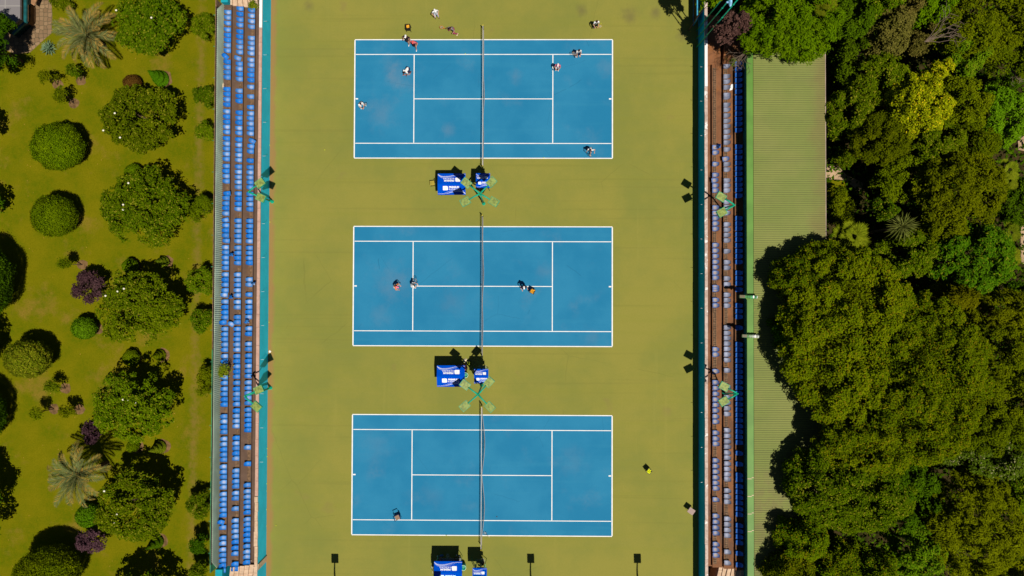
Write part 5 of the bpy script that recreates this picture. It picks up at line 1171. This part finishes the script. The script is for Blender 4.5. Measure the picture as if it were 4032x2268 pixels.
# --- wood on the right
FILL[0] = 2.8
FT = [ # name, label, (px,py), rx, ry, h, kind, leaf, K, lr
 ('feathery_tree', 'bright green feathery tree overhanging the top end of the ribbed roof', (3106, 92), 204, 158, 10.5, 'acacia', (.30, .085), 90, .20),
 ('feathery_tree', 'thin feathery branch end over the teal wall at the top edge', (2792, -6), 40, 28, 10.5, 'acacia', (.28, .085), 14, .33),
 ('purple_brown_tree', 'purple brown tree over the stairs beside the lighting mast', (2884, 118), 72, 48, 8.6, 'purplebrown', (.20, .13), 34, .24),
 ('dark_tree', 'dark green tree at the top edge right of the feathery one', (3340, 66), 95, 95, 8.0, 'deep', (.2, .12), 40, .24),
 ('dark_tree', 'dark tree against the upper right corner of the ribbed roof', (3385, 270), 105, 125, 6.5, 'deep', (.2, .12), 40, .24),
 ('green_tree', 'green tree at the top edge beside a reddish leaved crown', (3450, 45), 85, 80, 8.5, 'magnolia', (.2, .12), 36, .25),
 ('reddish_tree', 'reddish brown leaved tree near the top edge', (3535, 55), 52, 55, 8.8, 'brown', (.2, .11), 22, .3),
 ('fresh_tree', 'fresh green tree at the top edge right of the reddish one', (3648, 40), 92, 85, 9.2, 'acacia', (.2, .11), 36, .26),
 ('olive_tree', 'large olive coloured tree at the top right', (3850, 70), 190, 175, 10.5, 'olive', (.18, .10), 80, .2),
 ('olive_tree', 'olive coloured tree at the right edge left of a dark gap', (3975, 210), 95, 130, 8.5, 'olive', (.18, .10), 46, .22),
 ('brownish_tree', 'brownish olive tree left of bare pinkish twigs', (3490, 135), 92, 95, 8.2, 'brown', (.18, .11), 40, .24),
 ('brownish_tree', 'faded pinkish brown crown around bare twigs', (3610, 140), 72, 70, 7.6, 'brown', (.15, .09), 30, .25),
 ('loquat_tree', 'upright bright green tree right of the golden leaved tree', (3765, 225), 76, 112, 9.0, 'loquat', (.26, .10), 40, .25),
 ('olive_tree', 'mid olive tree left of the golden leaved tree', (3445, 335), 118, 120, 7.6, 'magnolia', (.18, .11), 50, .22),
 ('green_tree', 'leafy green tree against the right side of the ribbed roof', (3325, 450), 82, 100, 6.8, 'magnolia', (.17, .11), 40, .23),
 ('golden_tree', 'bright golden yellow round tree in the wood', (3595, 425), 128, 122, 9.9, 'gold', (.19, .12), 64, .24),
 ('golden_tree', 'small golden yellow crown above the bright golden tree', (3677, 298), 36, 38, 9.6, 'gold', (.18, .12), 14, .33),
 ('olive_tree', 'olive tree right of the golden leaved tree', (3762, 420), 112, 125, 8.4, 'olive', (.17, .10), 50, .22),
 ('fresh_tree', 'fresh green tree below a dark gap near the right edge', (3905, 465), 118, 122, 7.6, 'fresh', (.2, .11), 50, .22),
 ('olive_tree', 'olive tree below the golden leaved tree', (3455, 545), 118, 105, 8.0, 'olive', (.17, .10), 50, .22),
 ('olive_tree', 'dark olive tree below right of the golden leaved tree', (3660, 560), 110, 90, 8.4, 'magnolia', (.17, .10), 46, .22),
 ('olive_tree', 'olive tree between two fresh green ones near the right', (3800, 575), 100, 90, 8.2, 'olive', (.17, .10), 46, .22),
 ('olive_tree', 'large olive tree above the spiky sword leaved plant', (3575, 712), 145, 115, 6.2, 'olive', (.18, .11), 70, .2),
 ('olive_tree', 'large olive tree left of the right edge fan palms', (3770, 755), 160, 165, 9.4, 'olive', (.17, .10), 76, .19),
 ('green_tree', 'small green crown in the dark gap above the spiky plant', (3468, 820), 46, 44, 6.0, 'magnolia', (.17, .11), 18, .32),
 ('dark_tree', 'dark green tree at the right edge below the upper fan palm', (3995, 800), 75, 95, 6.5, 'deep', (.18, .10), 34, .25),
 ('olive_tree', 'low olive tree above the large loquat like tree', (3690, 930), 110, 80, 7.8, 'olive', (.17, .10), 46, .22),
 ('loquat_tree', 'large fresh green long leaved tree near the right edge', (3810, 1020), 148, 150, 9.4, 'loquat', (.30, .10), 70, .2),
 ('green_tree', 'green tree below the spiky sword leaved plant', (3555, 1000), 120, 90, 8.0, 'magnolia', (.18, .11), 48, .22),
 ('camphor_tree', 'huge clumpy camphor tree leaning over the ribbed roof', (3348, 1330), 272, 352, 11.5, 'camphor', (.18, .11), 190, .125),
 ('camphor_tree', 'small camphor crown at the roof edge left of the fan palm\'s foot', (3120, 1095), 98, 82, 9.5, 'camphor', (.18, .11), 44, .22),
 ('dark_tree', 'low dark side crown under the huge camphor at the roof edge', (3082, 1295), 58, 75, 7.8, 'deep', (.18, .11), 24, .3),
 ('rounded_tree', 'olive crown at the bottom edge just right of the ribbed roof', (3215, 2262), 75, 62, 7.6, 'camphor', (.16, .10), 30, .26),
 ('camphor_tree', 'wide camphor tree right of the one over the roof', (3610, 1490), 250, 330, 12.6, 'camphor', (.17, .10), 170, .125),
 ('camphor_tree', 'upper camphor crown above the large one, at the roof edge', (3240, 1040), 120, 90, 9.0, 'camphor', (.18, .11), 46, .22),
 ('olive_tree', 'smooth olive tree at the right edge beside the camphors', (3900, 1480), 170, 210, 11.0, 'olive', (.16, .09), 90, .18),
 ('yellow_conifer', 'yellowish conifer at the right edge below the long leaved tree', (3930, 1235), 140, 90, 9.5, 'conifer', (.26, .07), 60, .2),
 ('yellow_conifer', 'yellowish conifer crown beside the camphor tree\'s top', (3730, 1170), 75, 55, 9.0, 'conifer', (.26, .07), 30, .26),
 ('dark_tree', 'dark tree at the right edge between yellowish trees', (4010, 1430), 62, 70, 8.0, 'deep', (.18, .1), 30, .25),
 ('camphor_tree', 'lower camphor tree above the dark green broad crown', (3420, 1730), 210, 130, 11.0, 'camphor', (.17, .10), 80, .18),
 ('olive_tree', 'olive tree near the lower right edge above the pale shrub', (3880, 1680), 180, 110, 10.5, 'olive', (.16, .09), 70, .19),
 ('dark_tree', 'broad dark green tree beside the lower ribbed roof', (3350, 1905), 258, 185, 9.8, 'magnolia', (.17, .11), 110, .17),
 ('dark_tree', 'dark green crown in the middle of the lower wood', (3560, 1935), 110, 150, 9.2, 'deep', (.17, .10), 60, .2),
 ('pale_tree', 'pale flecked leafy tree at the lower right', (3860, 1790), 175, 95, 8.8, 'pale', (.19, .12), 60, .2),
 ('fresh_tree', 'bright green long leaved tree near the bottom edge', (3580, 2155), 108, 110, 8.8, 'loquat', (.24, .10), 46, .22),
 ('yellow_conifer', 'large yellowish conifer filling the bottom right', (3815, 2060), 178, 215, 10.5, 'conifer', (.30, .08), 110, .17),
 ('olive_tree', 'olive tree at the bottom right corner', (3950, 2250), 110, 75, 8.8, 'conifer', (.2, .08), 40, .24),
 ('rounded_tree', 'rounded olive tree at the roof edge near the bottom', (3145, 2108), 108, 80, 8.2, 'camphor', (.15, .09), 40, .24),
 ('rounded_tree', 'rounded olive tree at the bottom edge beside the roof', (3095, 2235), 95, 80, 8.2, 'camphor', (.15, .09), 36, .25),
 ('rounded_tree', 'olive crown at the bottom edge among dark gaps', (3300, 2180), 80, 78, 8.4, 'camphor', (.16, .10), 34, .25),
 ('rounded_tree', 'olive crown at the bottom edge below the dark broad tree', (3420, 2215), 100, 80, 9.0, 'camphor', (.16, .10), 40, .24),
 ('pale_tree', 'leafy tree at the right edge beside the pale flecked one', (3990, 1900), 80, 110, 8.0, 'magnolia', (.18, .11), 36, .24),
]
for nm, lab, q, rx, ry, h, kd, lf, K, lr in FT:
    tree(nm, lab, 'tree', *q, rx, ry, h, kd, lf, 3.2 if kd == 'gold' else 2.5, K, lr, None, .36 if h > 7 else .42, squash=.6)
und = [((3330, 620), 52, 38, 2.2, 'magnolia', 'low shrub above the sandy path by the roof'), ((3308, 820), 50, 84, 3.0, 'olive', 'tall bamboo like shrub by the roof above the fan palm'), ((3300, 985), 40, 35, 3.0, 'magnolia', 'low shrub in the shade below the fan palm'),
       ((3950, 340), 60, 40, 4.0, 'deep', 'dark shrub in the gap near the upper right edge'), ((4010, 120), 40, 60, 5.0, 'deep', 'dark shrub at the right edge near the top'), ((3990, 1150), 50, 40, 5.0, 'deep', 'dark shrub in the gap below the right hand path')]
for q, rx, ry, h, kd, lab in und: tree('undergrowth_shrub', lab, 'shrub', *q, rx, ry, h, kd, (.2, .08), 1.6, 26, .3)
# undergrowth: leaf litter and low growth nobody could count
rg = np.random.default_rng(5); n = 26000; x0, x1 = xr + .3, 62
P = np.stack([rg.uniform(x0, x1, n), rg.uniform(-36, 36, n), rg.uniform(0, 1, n) ** 2 * 1.4], 1)
o = obj('undergrowth', leafmesh(P, rg.normal(size=(n, 3)) * .5 + np.array([0, 0, 1]), .42, .22, rg), LM['deep']); tag(o, 'dark low undergrowth beneath the trees of the wood', 'undergrowth', kind='stuff')
# fan palms, sword plant, bare twigs
def fanpalm(px, py, rpx, h, n, lab):
    seedc[0] += 1; rg = np.random.default_rng(seedc[0]); c = G(px, py, h); r = rpx / S(h); t = thing('fan_palm', lab, 'palm', (c.x, c.y, 0), 0, 'fan palms in the wood')
    V, NN, TT, LL = [], [], [], []; mb = MB()
    for f in range(n):
        a = f * 2.39996 + rg.uniform(-.2, .2); e = .0 + 1.4 * (1 - f / n); d = np.array([math.cos(a) * math.cos(e), math.sin(a) * math.cos(e), math.sin(e)])
        o = np.array([0, 0, h - .2]); q = o + d * r * .62; mb.tube(tuple(o), tuple(q), .02, .012, 5)
        up = unit(np.array([math.cos(a) * -.25, math.sin(a) * -.25, 1.0]) + rg.normal(size=3) * .12); f1 = unit(d - up * d.dot(up)); s_ = np.cross(up, f1); R_ = r * .5 * rg.uniform(.85, 1.1)
        for i in range(24):
            b = (i - 11.5) / 11.5 * 2.1; tv = unit(f1 * math.cos(b) + s_ * math.sin(b) - up * .12); V.append(q + tv * R_ * .5); NN.append(up); TT.append(tv); LL.append(R_)
    me = leafmesh(np.array(V), np.array(NN), np.array(LL), .11, rg, .06, np.array(TT)); obj('crown', me, LM['fan'], t); mb.build('leaf_stalk', cloth((.25, .25, .05)), t)
    mb = MB(); mb.path([(0, 0, 0), (0, 0, h - .15)], [.14, .12], 9); mb.build('trunk', m_bark, t)
fanpalm(3350, 932, 74, 5.0, 11, 'yellow green fan palm beside the roof edge'); fanpalm(3968, 672, 50, 6.5, 8, 'upper fan palm near the right edge')
fanpalm(3968, 715, 45, 5.5, 8, 'fan palm just below the upper one near the right edge'); fanpalm(3975, 918, 45, 6.0, 8, 'middle fan palm right of the long leaved tree'); fanpalm(3978, 1012, 46, 5.5, 8, 'lowest fan palm beside the right hand path')
fanpalm(3245, 12, 55, 9.2, 9, 'fan palm poking out of the feathery tree at the top edge')
swords('sword_plant', 3548, 892, 66, 7.5, 90, 'sword', 'spiky sword leaved plant in the middle of the wood', 'plant', .07, 7.4, -.1)
def twigs(px, py, z, ang, L, lab, n=9, seed=1):
    rr = random.Random(seed); p = G(px, py, z); t = thing('bare_branch', lab, 'branch', p); mb = MB()
    for k in range(n):
        a = ang + rr.uniform(-.45, .45); q = Vector((0, 0, 0)); pts = [q.copy()]
        for i in range(5):
            q = q + Vector((math.cos(a), math.sin(a), rr.uniform(-.05, .12))) * L / 5 * rr.uniform(.6, 1.1); a += rr.uniform(-.35, .35); pts.append(q.copy())
            if i > 1:
                b = a + rr.choice((-.8, .8)); mb.path([q, q + Vector((math.cos(b), math.sin(b), .1)) * L * .18], [.016, .008], 5)
        mb.path(pts, [.026, .022, .018, .014, .011, .008], 6)
    mb.build('twig', m_twig, t)
twigs(2945, 195, 4.6, R(238), 2.2, 'bare dry branches hanging over the back row by the green gutter', 12, 3)
twigs(3640, 165, 8.6, R(20), 3.6, 'bare greyish branches sticking out of the faded brown crown', 10, 4)
twigs(3975, 265, 6.0, R(-60), 1.8, 'bare brown branches near the right edge', 7, 6)
# far surroundings outside the photograph stay plain ground
for o in bpy.data.objects:
    if o.type == 'MESH' and o.parent is None and not o.get('kind') and not o.get('label'): print('unlabelled', o.name)
